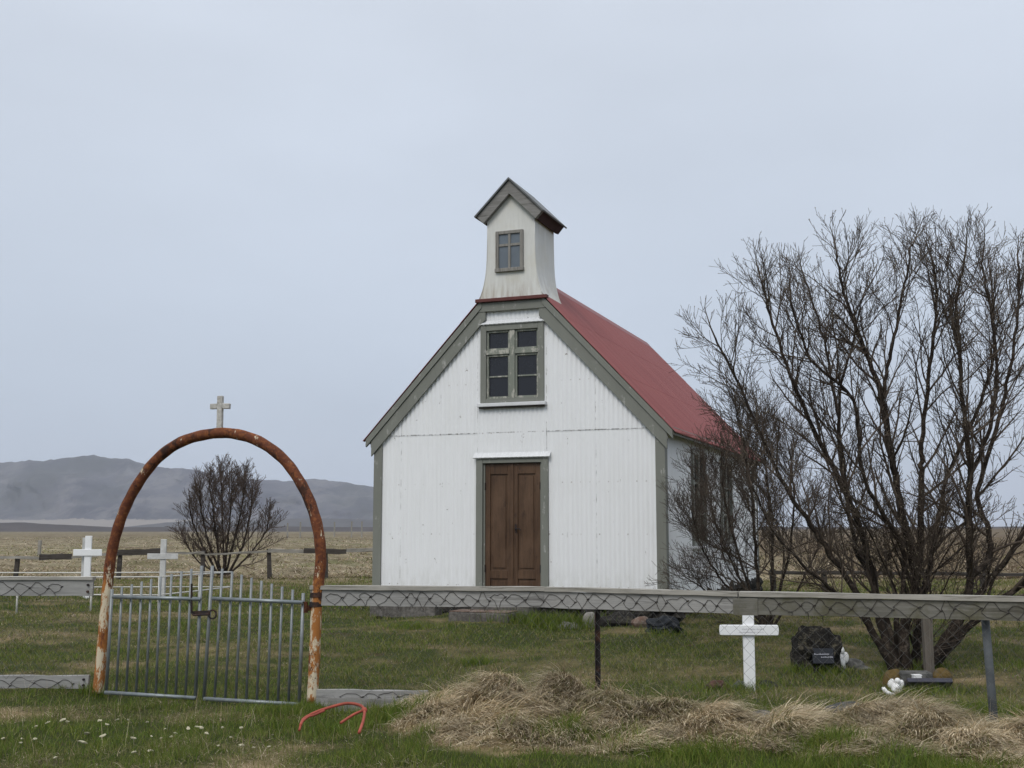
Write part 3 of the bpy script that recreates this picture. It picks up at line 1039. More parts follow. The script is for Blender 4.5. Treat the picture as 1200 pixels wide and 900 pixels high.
# low board at the ground by the arch
fe = fA + (fB - fA).normalized() * 1.12
board("ground_board", fA, fe, .075, .15, .04, M['railwood'], fence, .015, 8, .006)
board("ground_board", fA + (fB - fA).normalized() * .2, fA + (fB - fA).normalized() * 1.02, .012, .14, .035, M['greywood'], fence, .062, 8, .005)
def bolt(p, nn, parent, base=fA, r=.012):
    mb = MB(); mb.tube([p - base, p - base + nn * .02], r, 8); mb.build("bolt", M['iron'], parent)
dAB = (fB - fA).normalized(); nAB = Vector((dAB.y, -dAB.x, 0))
for zz in (ZR - .08, ZR - .15): bolt(fA + dAB * .03 + Vector((0, 0, zz)) + nAB * .026, nAB, fence)
# posts
def fpost(u, y, mat, kind, lean=(0, 0)):
    x = PX(u, y)
    b = Vector((x, y, G(x, y) - .3)) - fA
    t = Vector((x + lean[0], y + lean[1], ZR - (.19 if kind != 'wood' else .06))) - fA
    mb = MB()
    if kind == 'iron':     # angle iron
        mb.bar(b, t, .05, .006, up=(0, 1, 0)); mb.bar(b + Vector((-.022, -.027, 0)), t + Vector((-.022, -.027, 0)), .006, .045, up=(0, 1, 0))
    elif kind == 'round':
        mb.tube([b, b.lerp(t, .5), t], [.034, .036, .034], 12)
    else:
        mb.bar(b, t, .085, .06, up=(0, 1, 0), seg=4, jit=.004)
    o = mb.build("post", mat, fence, smooth=(kind == 'round'))
    o.location = (0, 0, 0)
    return o
fpost(699, 10.42, M['iron'], 'iron')
mb = MB()
x, y = PX(1151, 9.24), 9.24
mb.tube([Vector((PX(1155, y), y, G(x, y) - .2)) - fA, Vector((PX(1149, y), y, ZR - .12)) - fA], .032, 12)
mb.build("post", M['bluegrey'], fence, smooth=True)
x, y = PX(372, 10.9), 10.93
mb = MB(); mb.tube([Vector((PX(371.5, y), y, -.05)) - fA, Vector((PX(374.5, y), y, ZR - .16)) - fA], .022, 10)
mb.build("post", M['pvc'], fence, smooth=True)
def netting(path, ztop, zbot_fn, pitch, r, name, mat, parent, base, off, jit=.004, s0=0.0, s1=None):
    total = sum((path[i + 1] - path[i]).length for i in range(len(path) - 1))
    s1 = total if s1 is None else s1
    mb = MB()
    n = int((s1 - s0) / (pitch / 2))
    rows = 14
    for i in range(n):
        # each wire zigzags down between two neighbouring columns
        pts_ = []
        s = s0 + i * pitch / 2
        p0, d0 = lerp_path(path, s)
        zb = zbot_fn(p0.x, p0.y)
        k = 0
        z = ztop
        while z > zb and k < 40:
            ss = s + (pitch / 4 if (k + i) % 2 else -pitch / 4)
            ss = max(0, min(total, ss))
            q, d = lerp_path(path, ss)
            nn = Vector((d.y, -d.x, 0))
            if nn.y > 0: nn = -nn
            pts_.append(q + nn * (off + random.uniform(-jit, jit)) + d * random.uniform(-jit, jit) + Vector((0, 0, z + random.uniform(-jit, jit))) - base)
            z -= pitch * .5
            k += 1
        if len(pts_) > 1: wire_tubes(mb, pts_, r)
    return mb.build(name, mat, parent)
netting(path, ZR - .20, lambda x, y: G(x, y) - .02, .105, .0015, "wire_netting", M['thinwire'], fence, fA, .032, .004, .1)
# the stretched top edge of the netting laid over the rail
def rail_wire(path, base, parent, zt, zb, off, s0, s1, pitch=.148, r=.0022, slack=.022):
    mb = MB()
    s = s0
    i = 0
    rr = random.Random(int(s1 * 100))
    def pt(s, z, o=0):
        q, d = lerp_path(path, max(0, s))
        nn = Vector((d.y, -d.x, 0))
        if nn.y > 0: nn = -nn
        return q + nn * (off + o) + Vector((0, 0, z)) - base
    while s < s1:
        w = pitch * rr.uniform(.6, 1.35)
        zm = zt - rr.uniform(.045, .09)
        zlow = zb + rr.uniform(-.01, .02)
        zhi = zt - rr.uniform(-.005, .035)
        j = lambda a=slack: rr.uniform(-a, a)
        mb.tube([pt(s, zm + j(.01)), pt(s + w * .3, zhi), pt(s + w * .5, zhi - .004 + j(.006)), pt(s + w * .72, zm + .03 + j(.01)), pt(s + w, zm + j(.006))], r, 4, False)
        mb.tube([pt(s, zm), pt(s + w * .25 + j(.01), zm - .035), pt(s + w * .5 + j(), zlow), pt(s + w * .56, zlow - .03)], r * .9, 4, False)
        mb.tube([pt(s + w, zm), pt(s + w * .76 + j(.01), zm - .04), pt(s + w * .5 + j(), zlow)], r * .9, 4, False)
        # twist knot
        mb.tube([pt(s + w - .012, zm - .006), pt(s + w + .012, zm + .006)], r * 1.8, 5, True)
        if rr.random() < .5:
            mb.tube([pt(s + w * .5, zlow), pt(s + w * .45 + j(.03), zlow - .05), pt(s + w * .6 + j(.03), zlow - .02)], r * .8, 4, False)
        s += w
    return mb.build("top_wire", M['wire'], parent)
Ltot = sum((path[i + 1] - path[i]).length for i in range(3))
L3 = (fB - fA).length + (fC - fB).length
rail_wire(path, fA, fence, ZR - .045, ZR - .185, .034, .15, L3 - .05)
rail_wire(path, fA, fence, ZR - .045, ZR - .185, .038, L3 + .2, Ltot - .1)
rail_wire([fA, fe], fA, fence, .15, .03, .04, .3, 1.05, .17)

gA = AL + ad * (-.02) + Vector((0, .0, 0))
gB = Vector((PX(-70, 11.6), 11.6, 0))
fenceL = thing("fence", "short grey timber rail with sagging wire left of the arch", "fence", tuple(gA))
ZL = EYE - .47
board("rail", gB, gA, ZL - .10, .155, .035, M['railwood'], fenceL, .012, 8, .003, gA)
board("cap_board", gB, gA, ZL - .008, .03, .09, M['capwood'], fenceL, 0, 8, .002, gA)
board("ground_board", gB, gA, .125, .12, .04, M['railwood'], fenceL, .012, 8, .006, gA)
dL = (gA - gB).normalized(); nL = Vector((dL.y, -dL.x, 0))
for zz in (ZL - .07, ZL - .135): bolt(gA - dL * .045 + Vector((0, 0, zz)) + nL * .028, nL, fenceL, gA)
for zz in (.15, .095): bolt(gA - dL * .045 + Vector((0, 0, zz)) + nL * .03, nL, fenceL, gA)
rail_wire([gB, gA], gA, fenceL, ZL - .04, ZL - .17, .034, .1, 1.15)
rail_wire([gB, gA], gA, fenceL, .17, .06, .036, .1, 1.4, .18)
netting([gB, gA], ZL - .19, lambda x, y: .12, .105, .0019, "wire_netting", M['thinwire'], fenceL, gA, .03)

# ------------------------------------------------------------------ crosses and graves
def cross(name, label, u, vtop, vbase, y, arms, varm, beam, mat, rotz=0, rounded=False):
    x = PX(u, y)
    z = G(x, y)
    t = thing(name, label, "cross", (x, y, z), rotz)
    H = P(u, vtop, y).z - z
    za = P(u, varm, y).z - z
    w = arms * y / F / 2
    mb = MB()
    mb.box((-beam / 2, -.025, -.25), (beam / 2, .025, H))
    mb.build("upright", mat, t, bevel=.006)
    mb = MB()
    if rounded:
        prof = []
        for a in [k * math.pi / 6 for k in range(-3, 4)]: prof.append((w - .012 + .012 * math.cos(a), za + beam * .46 * math.sin(a)))
        for a in [k * math.pi / 6 for k in range(3, 10)]: prof.append((-w + .012 + .012 * math.cos(a), za + beam * .46 * math.sin(a)))
        mb.prism(prof, -.055, -.027)
    else:
        mb.box((-w, -.045, za - beam / 2), (w, -.027, za + beam / 2))
    arm = mb.build("crossbar", mat, t, bevel=.005)
    return t, za, w, arm
t, za, w, arm = cross("grave_cross", "bright white wooden cross with faint inscription behind the wire netting", 874, 712.5, 807, 11.8, 67.5, 738, .112, M['crosswhite'], R(-3), True)
mb = MB()
rr = random.Random(4)
for (xa, xb, zc, hh) in ((-.07, .06, za + .012, .018), (.075, .15, za + .012, .016), (-.10, .14, za - .018, .011)):
    xx = xa
    while xx < xb:
        ww = rr.uniform(.005, .010)
        mb.box((xx, -.0575, zc - hh / 2), (xx + .0025, -.0555, zc + hh / 2 * rr.uniform(.3, 1)))
        if rr.random() < .6: mb.box((xx + .003, -.0574, zc - hh / 2 + .004 * rr.random()), (xx + ww, -.0556, zc - hh / 2 + .0025 + .004 * rr.random()))
        xx += ww + .004
mb.build("inscription", M['letter'], arm)
t, za, w, arm = cross("grave_cross", "white cross with a grey stake behind it, left of the rusty arch", 104.5, 628, 704, 23.4, 32.5, 647.5, .13, M['crosswhite'], R(4))
mb = MB(); mb.box((-.135, .05, -.2), (-.045, .09, P(0, 630, 23.4).z - G(PX(104, 23.4), 23.4))); mb.build("stake", M['crossgrey'], t)
t, za, w, arm = cross("grave_cross", "faded greyish white cross seen through the arch above the gate pickets", 192.5, 632, 702, 23.5, 36, 652, .115, M['crossgrey'], R(-2))
mb = MB(); mb.box((.02, .03, -.2), (.055, .06, .45)); mb.build("stake", M['crossgrey'], t)
# white pipe railing round the graves
a1 = P(187, 676, 19.6); a0 = P(-60, 676, 19.6); b1 = P(272, 670.3, 24.1); b0 = P(-60, 671, 24.1)
rl = thing("grave_railing", "low white pipe railing around the graves with crosses", "railing", (a1.x, a1.y, G(a1.x, a1.y)))
bs = Vector((a1.x, a1.y, G(a1.x, a1.y)))
lowz = .30
for p0, p1 in ((a0, a1), (a1, b1), (b0, b1)):
    for dz in (0, -lowz):
        mb = MB(); mb.tube([p0 - bs + Vector((0, 0, dz)), (p0 + p1) / 2 - bs + Vector((0, 0, dz + random.uniform(-.01, .01))), p1 - bs + Vector((0, 0, dz))], .012, 8)
        mb.build("pipe_rail", M['pipewhite'], rl, smooth=True)
for p0 in (a1, a1.lerp(b1, .5), b1, a0.lerp(a1, .33), a0.lerp(a1, .68), b0.lerp(b1, .5)):
    mb = MB(); mb.tube([p0 - bs, Vector((p0.x - bs.x, p0.y - bs.y, G(p0.x, p0.y) - bs.z - .1))], .018, 8); mb.build("pipe_post", M['pipewhite'], rl, smooth=True)

# black rock with plaque
y = 13.25
x = PX(951, y); z = G(x, y) + .015
rk = thing("memorial_rock", "dark lava rock bearing a small black plaque right of the white cross", "headstone", (x, y, z))
mb = MB()
prof = [(-.26, -.05), (.27, -.05), (.24, .18), (.20, .31), (.06, .36), (-.14, .385), (-.22, .30), (-.25, .12)]
bm = bmesh.new()
mb.blob((0, 0, .16), (.29, .17, .235), 14, .42, 4, 0, .85, 2.4)
mb.v = [Vector((max(-.255, min(.265, p.x * 1.08)), p.y, p.z)) for p in mb.v]
mb.build("rock", M['lavarock'], rk)
mb = MB(); Mp = Matrix.Translation((.03, -.165, .155)) @ Matrix.Rotation(R(-12), 4, 'X')
mb.box((-.115, -.03, -.085), (.125, .05, .085), 0, Mp); pl = mb.build("plaque", M['plaque'], rk, bevel=.004)
mb = MB()
rr = random.Random(8)
for zc, x0_, x1_ in ((.020, -.095, .07), (-.012, -.02, .105)):
    xx = x0_
    while xx < x1_:
        ww = rr.uniform(.008, .016)
        mb.box((xx, -.0325, zc - .007), (xx + ww * .7, -.0305, zc - .007 + rr.uniform(.005, .014)), 0, Mp)
        xx += ww
mb.build("inscription", M['letter'], pl)
def white_bits():
    y = 13.45
    x = PX(980, y); z = G(x, y)
    mb = MB()
    mb.tube([(0, 0, 0), (0, 0, .06), (.0, 0, .12), (0, 0, .17)], [.055, .05, .028, .0], 10)
    mb.blob((0.012, -.01, .16), (.032, .03, .035), 3, .1, 2)
    for s_ in (-1, 1): mb.blob((s_ * .06, .02, .10), (.045, .015, .055), 4 + s_, .15, 2)
    o = mb.build("figurine", M['porcelain'], None, smooth=True)
    o.location = (x, y, z + .12)
    o.location.z = P(979, 762, y).z
    return tag(o, "small white ornament leaning by the right edge of the black rock", "ornament")
wb = white_bits()
wb.location.z = G(wb.location.x, wb.location.y)
wb.scale = (1, 1, 1.25)
rock("small_stone", "grey stone beside the small white ornament", "stone", 994, 760, 13.6, (.10, .08, .08), M['greystone'], 21)
rock("small_stone", "low grey stone second to the right of the black memorial rock", "stone", 1006, 762, 13.5, (.08, .06, .045), M['greystone'], 22)
# bundle near the church
y = 16.8
x = PX(780, y); z = G(x, y)
mb = MB()
mb.blob((-.05, 0, .09), (.17, .13, .12), 31, .75, 4, 0, .8, 1.5); mb.blob((.09, -.06, .04), (.14, .10, .08), 32, .8, 4, 0, .8, 1.5); mb.blob((.02, .03, .16), (.10, .09, .08), 33, .8, 4, 0, 0, 1.5)
o = mb.build("black_bundle", M['bag'], None)
o.location = (x, y, z)
tag(o, "crumpled black bundle lying in the grass by the church corner", "bundle")
# flat headstone with lantern under the big tree
y = 12.2
x = PX(1068, y); z = G(x, y)
hs_ = thing("low_headstone", "low dark slate headstone slab on grey plinth at the foot of the big tree", "headstone", (x, y, z), R(-2))
mb = MB(); mb.box((-.14, .10, -.1), (.19, .30, .185)); mb.build("plinth", M['greystone'], hs_, bevel=.012)
mb = MB(); Mp = Matrix.Translation((.10, .0, .085)) @ Matrix.Rotation(R(-35), 4, 'X')
mb.box((-.23, -.09, -.03), (.23, .09, .02), 0, Mp); sl_ = mb.build("slab", M['slab'], hs_, bevel=.006)
for zc, xa, xb in ((.035, -.14, .13), (-.02, -.10, .10)):
    mb = MB()
    xx = xa
    while xx < xb:
        ww = rr.uniform(.010, .02)
        mb.box((xx, zc - .008, .0205), (xx + ww * .7, zc + rr.uniform(0, .012), .0225), 0, Mp)
        xx += ww
    mb.build("inscription", M['letter'], sl_)
o = MB().box((-.04, -.035, 0), (.045, .035, .085)).box((-.046, -.04, .085), (.051, .04, .098)).build("grave_candle", M['porcelain'], None, bevel=.008)
o.location = (x + .0, y + .15, z + .19 - .08)
o.location = (x + .005, y + .055, z + .075)
tag(o, "white square grave candle box against the front of the headstone plinth", "candle")
rock("lichen_stone", "rounded stone with ochre lichen left of the low headstone", "stone", 1040, 784, 12.45, (.125, .10, .15), M['lichen'], 41, .2, 3, None, .45)
rock("lichen_stone", "flatter ochre lichen stone right of the grave candle", "stone", 1096, 784, 12.6, (.11, .09, .14), M['lichen'], 42, .2, 3, None, .45)
y = 12.05; x = PX(1043, y)
mb = MB()
mb.tube([(0, 0, 0), (0, 0, .03), (.0, 0, .07), (.005, 0, .10)], [.055, .055, .035, .02], 12)
mb.blob((.01, -.01, .115), (.03, .03, .032), 7, .08, 2)
for s_ in (-1, 1): mb.blob((s_ * .05 + .005, .02, .08), (.035, .015, .05), 9 + s_, .15, 2)
mb.blob((0, -.04, .05), (.025, .02, .03), 12, .1, 2)
o = mb.build("figurine", M['porcelain'], None, smooth=True); o.location = (x, y, G(x, y) + .02)
tag(o, "white ceramic angel figurine in front of the left lichen stone", "figurine")
mb = MB()
x = PX(1033, 11.9)
mb.tube([(-.06, 0, .075), (-.045, 0, .072), (-.02, -.01, .04), (.02, -.02, .02), (.06, -.02, .015)], [.012, .022, .022, .02, .014], 8)
o = mb.build("ceramic_shard", M['porcelain'], None, smooth=True); o.location = (x, 11.9, G(x, 11.9))
tag(o, "curved white ceramic piece lying left of the angel figurine", "ornament")
# stones round the white cross
rock("reddish_rock", "red brown stone left of the bright white cross foot", "stone", 837, 800, 11.75, (.11, .08, .07), M['redstone'], 51, .4)
rock("small_stone", "pale grey stone touching the left of the bright white cross foot", "stone", 862, 800, 11.95, (.07, .06, .07), M['greystone'], 52)
rock("dark_rock", "dark smooth stone right of the bright white cross foot", "stone", 894, 800, 12.0, (.13, .09, .07), M['darkstone'], 53, .2)
rock("flat_stone", "flat grey stone half buried in the straw before the white cross", "stone", 885, 828, 10.1, (.13, .1, .05), M['greystone'], 54, .25)
rock("flat_stone", "long grey stone poking from the straw left of the blue grey post", "stone", 985, 832, 9.75, (.17, .1, .06), M['greystone'], 55, .25)
# loose weathered post behind the headstone
x, y = PX(1082, 12.75), 12.75
mb = MB()
mb.bar((0, 0, -.3), (-.01, 0, P(1080, 700, y).z - G(x, y)), .10, .07, up=(0, 1, 0), seg=5, jit=.004)
o = mb.build("wooden_post", M['greywood_v'], None); o.location = (x, y, G(x, y))
o.data.materials[0] = M['postbrown']
tag(o, "grey brown weathered post standing before the big tree trunk", "post")
# orange red plastic loops
mb = MB()
def hp(X, Y, y): return P(340 + X / 3.75, 660 + Y / 3.75, y)
pA = [hp(46, 712, 8.85), hp(60, 684, 9.0), hp(110, 656, 9.1), hp(180, 632, 9.12), hp(250, 616, 9.1), hp(305, 624, 9.0), hp(326, 646, 8.9), hp(322, 690, 8.72), hp(303, 745, 8.5)]
pB = [hp(326, 646, 8.9), hp(282, 664, 8.92), hp(222, 702, 8.75)]
base = Vector((PX(395, 8.9), 8.9, G(PX(395, 8.9), 8.9)))
mb.tube([p - base for p in spline(pA, 6)], .0115, 8); mb.tube([p - base for p in spline(pB, 6)], .0105, 8)
mb.tube([p - base for p in spline([hp(40, 735, 8.8), hp(52, 700, 8.9), hp(80, 675, 8.98), hp(105, 668, 9.0), hp(150, 648, 9.08)], 5)], .009, 8)
mb.blob(hp(326, 646, 8.89) - base, (.022, .022, .022), 2, .1, 2)
o = mb.build("plastic_hoop", M['hose'], None, smooth=True); o.location = base
tag(o, "bent orange red plastic tube lying in the grass by the fence end", "tube")

# ------------------------------------------------------------------ far fences
def far_fence(label, posts, rails, y, mat_post):
    x = PX(posts[0][0], y)
    t = thing("fence", label, "fence", (x, y, 0))
    b = Vector((x, y, 0))
    for u, vt, lean, mt in posts:
        xx = PX(u, y)
        mb = MB(); top = P(u + lean, vt, y)
        mb.bar(Vector((xx, y, G(xx, y) - .2)) - b, top - b, .11, .09, up=(0, 1, 0), seg=3, jit=.01); mb.build("post", M[mt], t)
    for (u0, v0, u1, v1, h, mt) in rails:
        mb = MB(); mb.bar(P(u0, v0, y - .08) - b, P(u1, v1, y - .08) - b, .05, h, seg=6, jit=.012); mb.build("rail", M[mt], t)
    return t
far_fence("old low fence of dark and pale boards beyond the graves, left of the church",
          [(21, 651, 0, 'darkwood'), (141, 646, 0, 'darkwood'), (239, 645, -1, 'darkwood'), (318, 643, -3, 'darkwood'), (384, 645, -3, 'darkwood'), (-40, 652, 0, 'darkwood')],
          [(-45, 652, 46, 654, .07, 'palewood'), (46, 653, 84, 652, .16, 'darkwood'), (84, 653, 136, 649, .06, 'palewood'), (134, 648, 188, 646, .16, 'darkwood'), (188, 648, 240, 648, .06, 'palewood'),
           (240, 650, 316, 646, .05, 'palewood'), (314, 645.5, 356, 646, .10, 'palewood'), (356, 645.5, 406, 646.5, .14, 'darkwood'), (406, 645, 445, 644, .10, 'palewood')], 33.0, 'darkwood')
far_fence("thin dark rail fence on the moor behind the big bare tree",
          [(u, 667, 0, 'darkwood') for u in (905, 965, 1024, 1085, 1150, 1215)],
          [(900, 671, 1024, 671.5, .07, 'darkwood'), (1024, 671.5, 1240, 674, .07, 'darkwood')], 26.0, 'darkwood')
for k, (u, vt, y) in enumerate(((47, 633, 60),)):
    x = PX(u, y)
    mb = MB(); mb.bar((0, 0, -.3), (.02, 0, P(u, vt, y).z - G(x, y)), .14, .12, up=(0, 1, 0), seg=3, jit=.01)
    o = mb.build("wooden_post", M['palewood'], None); o.location = (x, y, G(x, y))
    tag(o, "lone pale post in the far field left of the white cross", "post")
for u in (337, 352, 368, 376, 392, 412, 424):
    y = 190
    x = PX(u, y)
    mb = MB(); mb.bar((0, 0, -.5), (0, 0, P(u, 611 + random.uniform(0, 3), y).z - G(x, y)), .22, .2, up=(0, 1, 0))
    o = mb.build("field_post", M['palewood'], None); o.location = (x, y, G(x, y))
    tag(o, "tiny pale fence post on the horizon between the arch and the church", "post", "posts of the far field fence")

# ------------------------------------------------------------------ bare trees
class Tree:
    def __init__(s, seed):
        s.r = random.Random(seed)
        s.lines = {0: [], 1: []}     # 0 trunk, 1 crown
        s.buds = []
    def vec(s, k):
        return Vector((s.r.gauss(0, k), s.r.gauss(0, k), s.r.gauss(0, k)))
    def grow(s, p, d, L, r0, lev, maxlev, P_):
        n = max(2, int(L / P_['seg'][lev]))
        pts = [p.copy()]; rad = [r0]
        tip = max(P_['tip'], r0 * .35)
        for i in range(n):
            d = (d + s.vec(P_['wig']) + Vector((0, 0, P_['up'] * (1.0 / n)))).normalized()
            p = p + d * (L / n)
            pts.append(p.copy()); rad.append(r0 + (tip - r0) * (i + 1) / n)
        s.lines[1].append((pts, rad, 3 if r0 < .007 else 5))
        if lev == maxlev:
            if s.r.random() < P_['bud']: s.buds.append((pts[-1], d))
            if s.r.random() < P_['bud'] * .6: s.buds.append((pts[-2], d))
            return
        s.spawn(pts, rad, lev, maxlev, P_, .12)
    def spawn(s, pts, rad, lev, maxlev, P_, start):
        tot = sum((pts[i + 1] - pts[i]).length for i in range(len(pts) - 1))
        step = P_['step'][lev]
        a = tot * start + s.r.uniform(0, step)
        while a < tot * .985:
            q = a; i = 0
            while i < len(pts) - 2 and q > (pts[i + 1] - pts[i]).length:
                q -= (pts[i + 1] - pts[i]).length; i += 1
            seg = pts[i + 1] - pts[i]
            t = min(1, q / max(1e-6, seg.length))
            p = pts[i] + seg * t
            r = rad[i] + (rad[i + 1] - rad[i]) * t
            d = seg.normalized()
            ax = d.cross(s.vec(1)).normalized()
            ang = s.r.uniform(*P_['ang'])
            nd = (Matrix.Rotation(ang, 3, ax) @ d)
            nd = (nd + Vector((0, 0, P_['up'] * .3))).normalized()
            rem = tot - a
            L = (P_['len'][lev] * ((.62 + .38 * rem / tot) if lev == 0 else (.35 + .65 * rem / tot))) * s.r.uniform(.5, 1.25)
            if lev == 0: L = min(L, rem * .75 + .5)
            s.grow(p, nd, L, max(P_['tip'], r * s.r.uniform(*P_['rad'])), lev + 1, maxlev, P_)
            fa = a / tot
            k = 1.0
            if lev == 0: k = 2.2 if fa < .42 else (1.35 if fa < .68 else .72)
            a += step * k * s.r.uniform(.5, 1.5)
    def stem(s, pts, r0, r1, P_, start=.2, maxlev=3):
        sp_ = spline(pts, 6)
        rad = [r0 + (r1 - r0) * (i / (len(sp_) - 1)) ** .75 for i in range(len(sp_))]
        sp_ = [q + s.vec(.008) for q in sp_]
        s.lines[0].append((sp_, rad, 9))
        s.spawn(sp_, rad, 0, maxlev, P_, start)
        # leader carries on as a branch
        d = (sp_[-1] - sp_[-3]).normalized()
        s.grow(sp_[-1], d, P_['len'][0] * P_.get('lead', .32), r1, 1, maxlev, P_)
    def build(s, root, trunkmat, twigmat, budmat):
        b = Vector(root.location)
        for k, nm in ((0, "trunk"), (1, "crown")):
            V = []; Fc = []
            off = 0
            for pts, rad, n in s.lines[k]:
                t = None
                A = np.array([p[:] for p in pts])
                T = np.empty_like(A)
                T[1:-1] = A[2:] - A[:-2]; T[0] = A[1] - A[0]; T[-1] = A[-1] - A[-2]
                T /= np.linalg.norm(T, axis=1)[:, None] + 1e-9
                ref = np.array([.31, .83, .12])
                N = np.cross(T, ref); N /= np.linalg.norm(N, axis=1)[:, None] + 1e-9
                B = np.cross(T, N)
                an_ = np.arange(n) * 2 * np.pi / n
                rr_ = np.array(rad)[:, None, None]
                ring = A[:, None, :] + rr_ * (N[:, None, :] * np.cos(an_)[None, :, None] + B[:, None, :] * np.sin(an_)[None, :, None])
                V.append(ring.reshape(-1, 3))
                m = len(pts)
                i = np.arange(m - 1)[:, None] * n; k_ = np.arange(n)[None, :]
                a = i + k_; c = i + (k_ + 1) % n
                Fc.append(np.stack([a, c, c + n, a + n], -1).reshape(-1, 4) + off)
                off += m * n
            V = np.concatenate(V) - np.array(b[:])
            o = np_mesh(nm, V, np.concatenate(Fc), trunkmat if k == 0 else twigmat, True)
            o.parent = root
            s.crown = o
        if s.buds and budmat:
            V = []; Fc = []
            for i, (p, d) in enumerate(s.buds):
                L = .022; w = .0065
                p = p - b
                ax = d.cross(Vector((.3, .8, .1))).normalized(); bx = d.cross(ax)
                q = p + d * L * .4
                V += [p[:], (q + ax * w)[:], (q + bx * w)[:], (q - ax * w)[:], (q - bx * w)[:], (p + d * L)[:]]
                k = i * 6
                Fc += [(k, k + 2, k + 1), (k, k + 3, k + 2), (k, k + 4, k + 3), (k, k + 1, k + 4), (k + 5, k + 1, k + 2), (k + 5, k + 2, k + 3), (k + 5, k + 3, k + 4), (k + 5, k + 4, k + 1)]
            o = np_mesh("buds", np.array(V), np.array(Fc), budmat)
            o.parent = root
            o["kind"] = "stuff"

TY = 13.4
tx, tz_ = PX(1070, TY), 0
tree = thing("bare_tree", "large bare multi stemmed tree behind the right end of the near fence", "tree", (tx, TY, G(tx, TY)))
T = Tree(3)
PP = dict(seg=[.1, .12, .09, .07], wig=.10, up=.30, tip=.0025, bud=.15, step=[.112, .078, .058], ang=(.35, 1.0), len=[1.2, .50, .20], rad=(.42, .62))
def S(dy0, dy1, *pts):
    n = len(pts)
    return [P(u, v, TY + dy0 + (dy1 - dy0) * i / (n - 1)) for i, (u, v) in enumerate(pts)]
rt = random.Random(2)
stems = [
    (S(0, -.3, (1046, 785), (1022, 738), (1000, 690), (968, 640), (932, 590), (900, 530), (868, 455), (838, 395)), .050, .011, .16),
    (S(.0, .3, (1052, 785), (1034, 735), (1026, 690), (1006, 612), (976, 548), (957, 510), (930, 450), (906, 380), (893, 330)), .060, .012, .16),
    (S(.1, .9, (1056, 785), (1044, 740), (1030, 700), (1003, 640), (990, 560), (981, 480), (965, 400), (945, 330)), .042, .011, .16),
    (S(0, -.2, (1062, 785), (1060, 735), (1074, 684), (1059, 609), (1045, 536), (1033, 465), (1012, 405), (993, 355), (980, 300)), .075, .012, .16),
    (S(-.05, .3, (1073, 688), (1078, 640), (1080, 560), (1081, 520), (1090, 430), (1097, 360), (1094, 305)), .05, .012, .1),
    (S(-.125, .1, (1034, 472), (1040, 430), (1052, 375), (1062, 325), (1068, 285)), .028, .010, .0),
    (S(-.1, -.4, (1086, 785), (1108, 748), (1130, 712), (1137, 669), (1135, 600), (1137, 555), (1128, 468), (1121, 369), (1130, 300)), .068, .012, .16),
    (S(-.2, .2, (1136, 678), (1158, 655), (1158, 620), (1146, 575), (1168, 500), (1182, 440), (1193, 370), (1194, 310)), .045, .012, .1),
    (S(.1, .7, (1092, 785), (1118, 740), (1152, 690), (1190, 640), (1225, 560), (1243, 470), (1250, 380), (1247, 320)), .05, .012, .14),
    (S(.2, 1.0, (1075, 785), (1078, 720), (1092, 650), (1110, 560), (1150, 470), (1165, 400), (1162, 330)), .045, .011, .16),
    (S(.2, -.9, (1060, 785), (1050, 730), (1060, 650), (1012, 560), (1000, 470), (950, 420), (925, 350)), .04, .011, .16),
    (S(0, .4, (1100, 775), (1150, 720), (1220, 670), (1290, 610), (1330, 520), (1345, 430)), .05, .012, .14),
    (S(-.04, -.7, (1021, 736), (985, 700), (940, 660), (905, 620), (882, 570)), .028, .009, .14),
    (S(0, .2, (1136, 560), (1160, 500), (1168, 430), (1160, 360), (1150, 300)), .030, .010, .1),
    (S(.0, -.3, (1000, 600), (985, 540), (985, 460), (1000, 400), (1010, 350)), .026, .010, .1),
]
rs = random.Random(77)
for k in range(7):      # thin shoots from the foot of the tree
    u0 = rs.uniform(1040, 1100)
    lean = rs.uniform(-1, 1)
    hgt = rs.uniform(110, 240)
    u1 = u0 + lean * rs.uniform(60, 150)
    stems.append((S(rs.uniform(-.1, .2), rs.uniform(-.6, .8), (u0, 782), (u0 * .6 + u1 * .4, 782 - hgt * .5), (u1, 782 - hgt)), rs.uniform(.010, .018), .006, .12))
for pts, r0, r1, st in stems: T.stem(pts, r0, r1, PP, st)
T.build(tree, M['bark'], M['twig'], M['bud'])

SY = 16.3
sx_ = PX(898, SY)
sh = thing("bare_shrub", "dark bare shrub in front of the church side wall", "shrub", (sx_, SY, G(sx_, SY)))
T = Tree(9)
PP2 = dict(PP, step=[.070, .056, .050], len=[1.0, .48, .21], tip=.0025, bud=.05, up=.30)
def S2(dy, *pts):
    n = len(pts)
    return [P(u, v, SY + dy * i / (n - 1)) for i, (u, v) in enumerate(pts)]
for pts, r0 in ((S2(-.2, (898, 735), (890, 690), (884, 630), (880, 570), (868, 510), (862, 480)), .035), (S2(.5, (896, 735), (880, 700), (858, 660), (838, 610), (826, 560)), .028),
                (S2(-.5, (897, 735), (870, 705), (846, 680), (822, 640), (812, 600)), .022), (S2(.4, (902, 735), (915, 690), (926, 640), (930, 580), (925, 520)), .03),
                (S2(-.3, (900, 735), (905, 690), (905, 620), (898, 550), (894, 500)), .03), (S2(.3, (904, 735), (930, 700), (955, 650), (965, 610)), .022),
                (S2(-.7, (898, 735), (860, 715), (835, 700), (812, 680)), .016), (S2(.7, (896, 735), (872, 670), (850, 590), (846, 530)), .026)):
    T.stem(pts, r0, .009, PP2, .22)
T.build(sh, M['bark'], M['twig'], None)

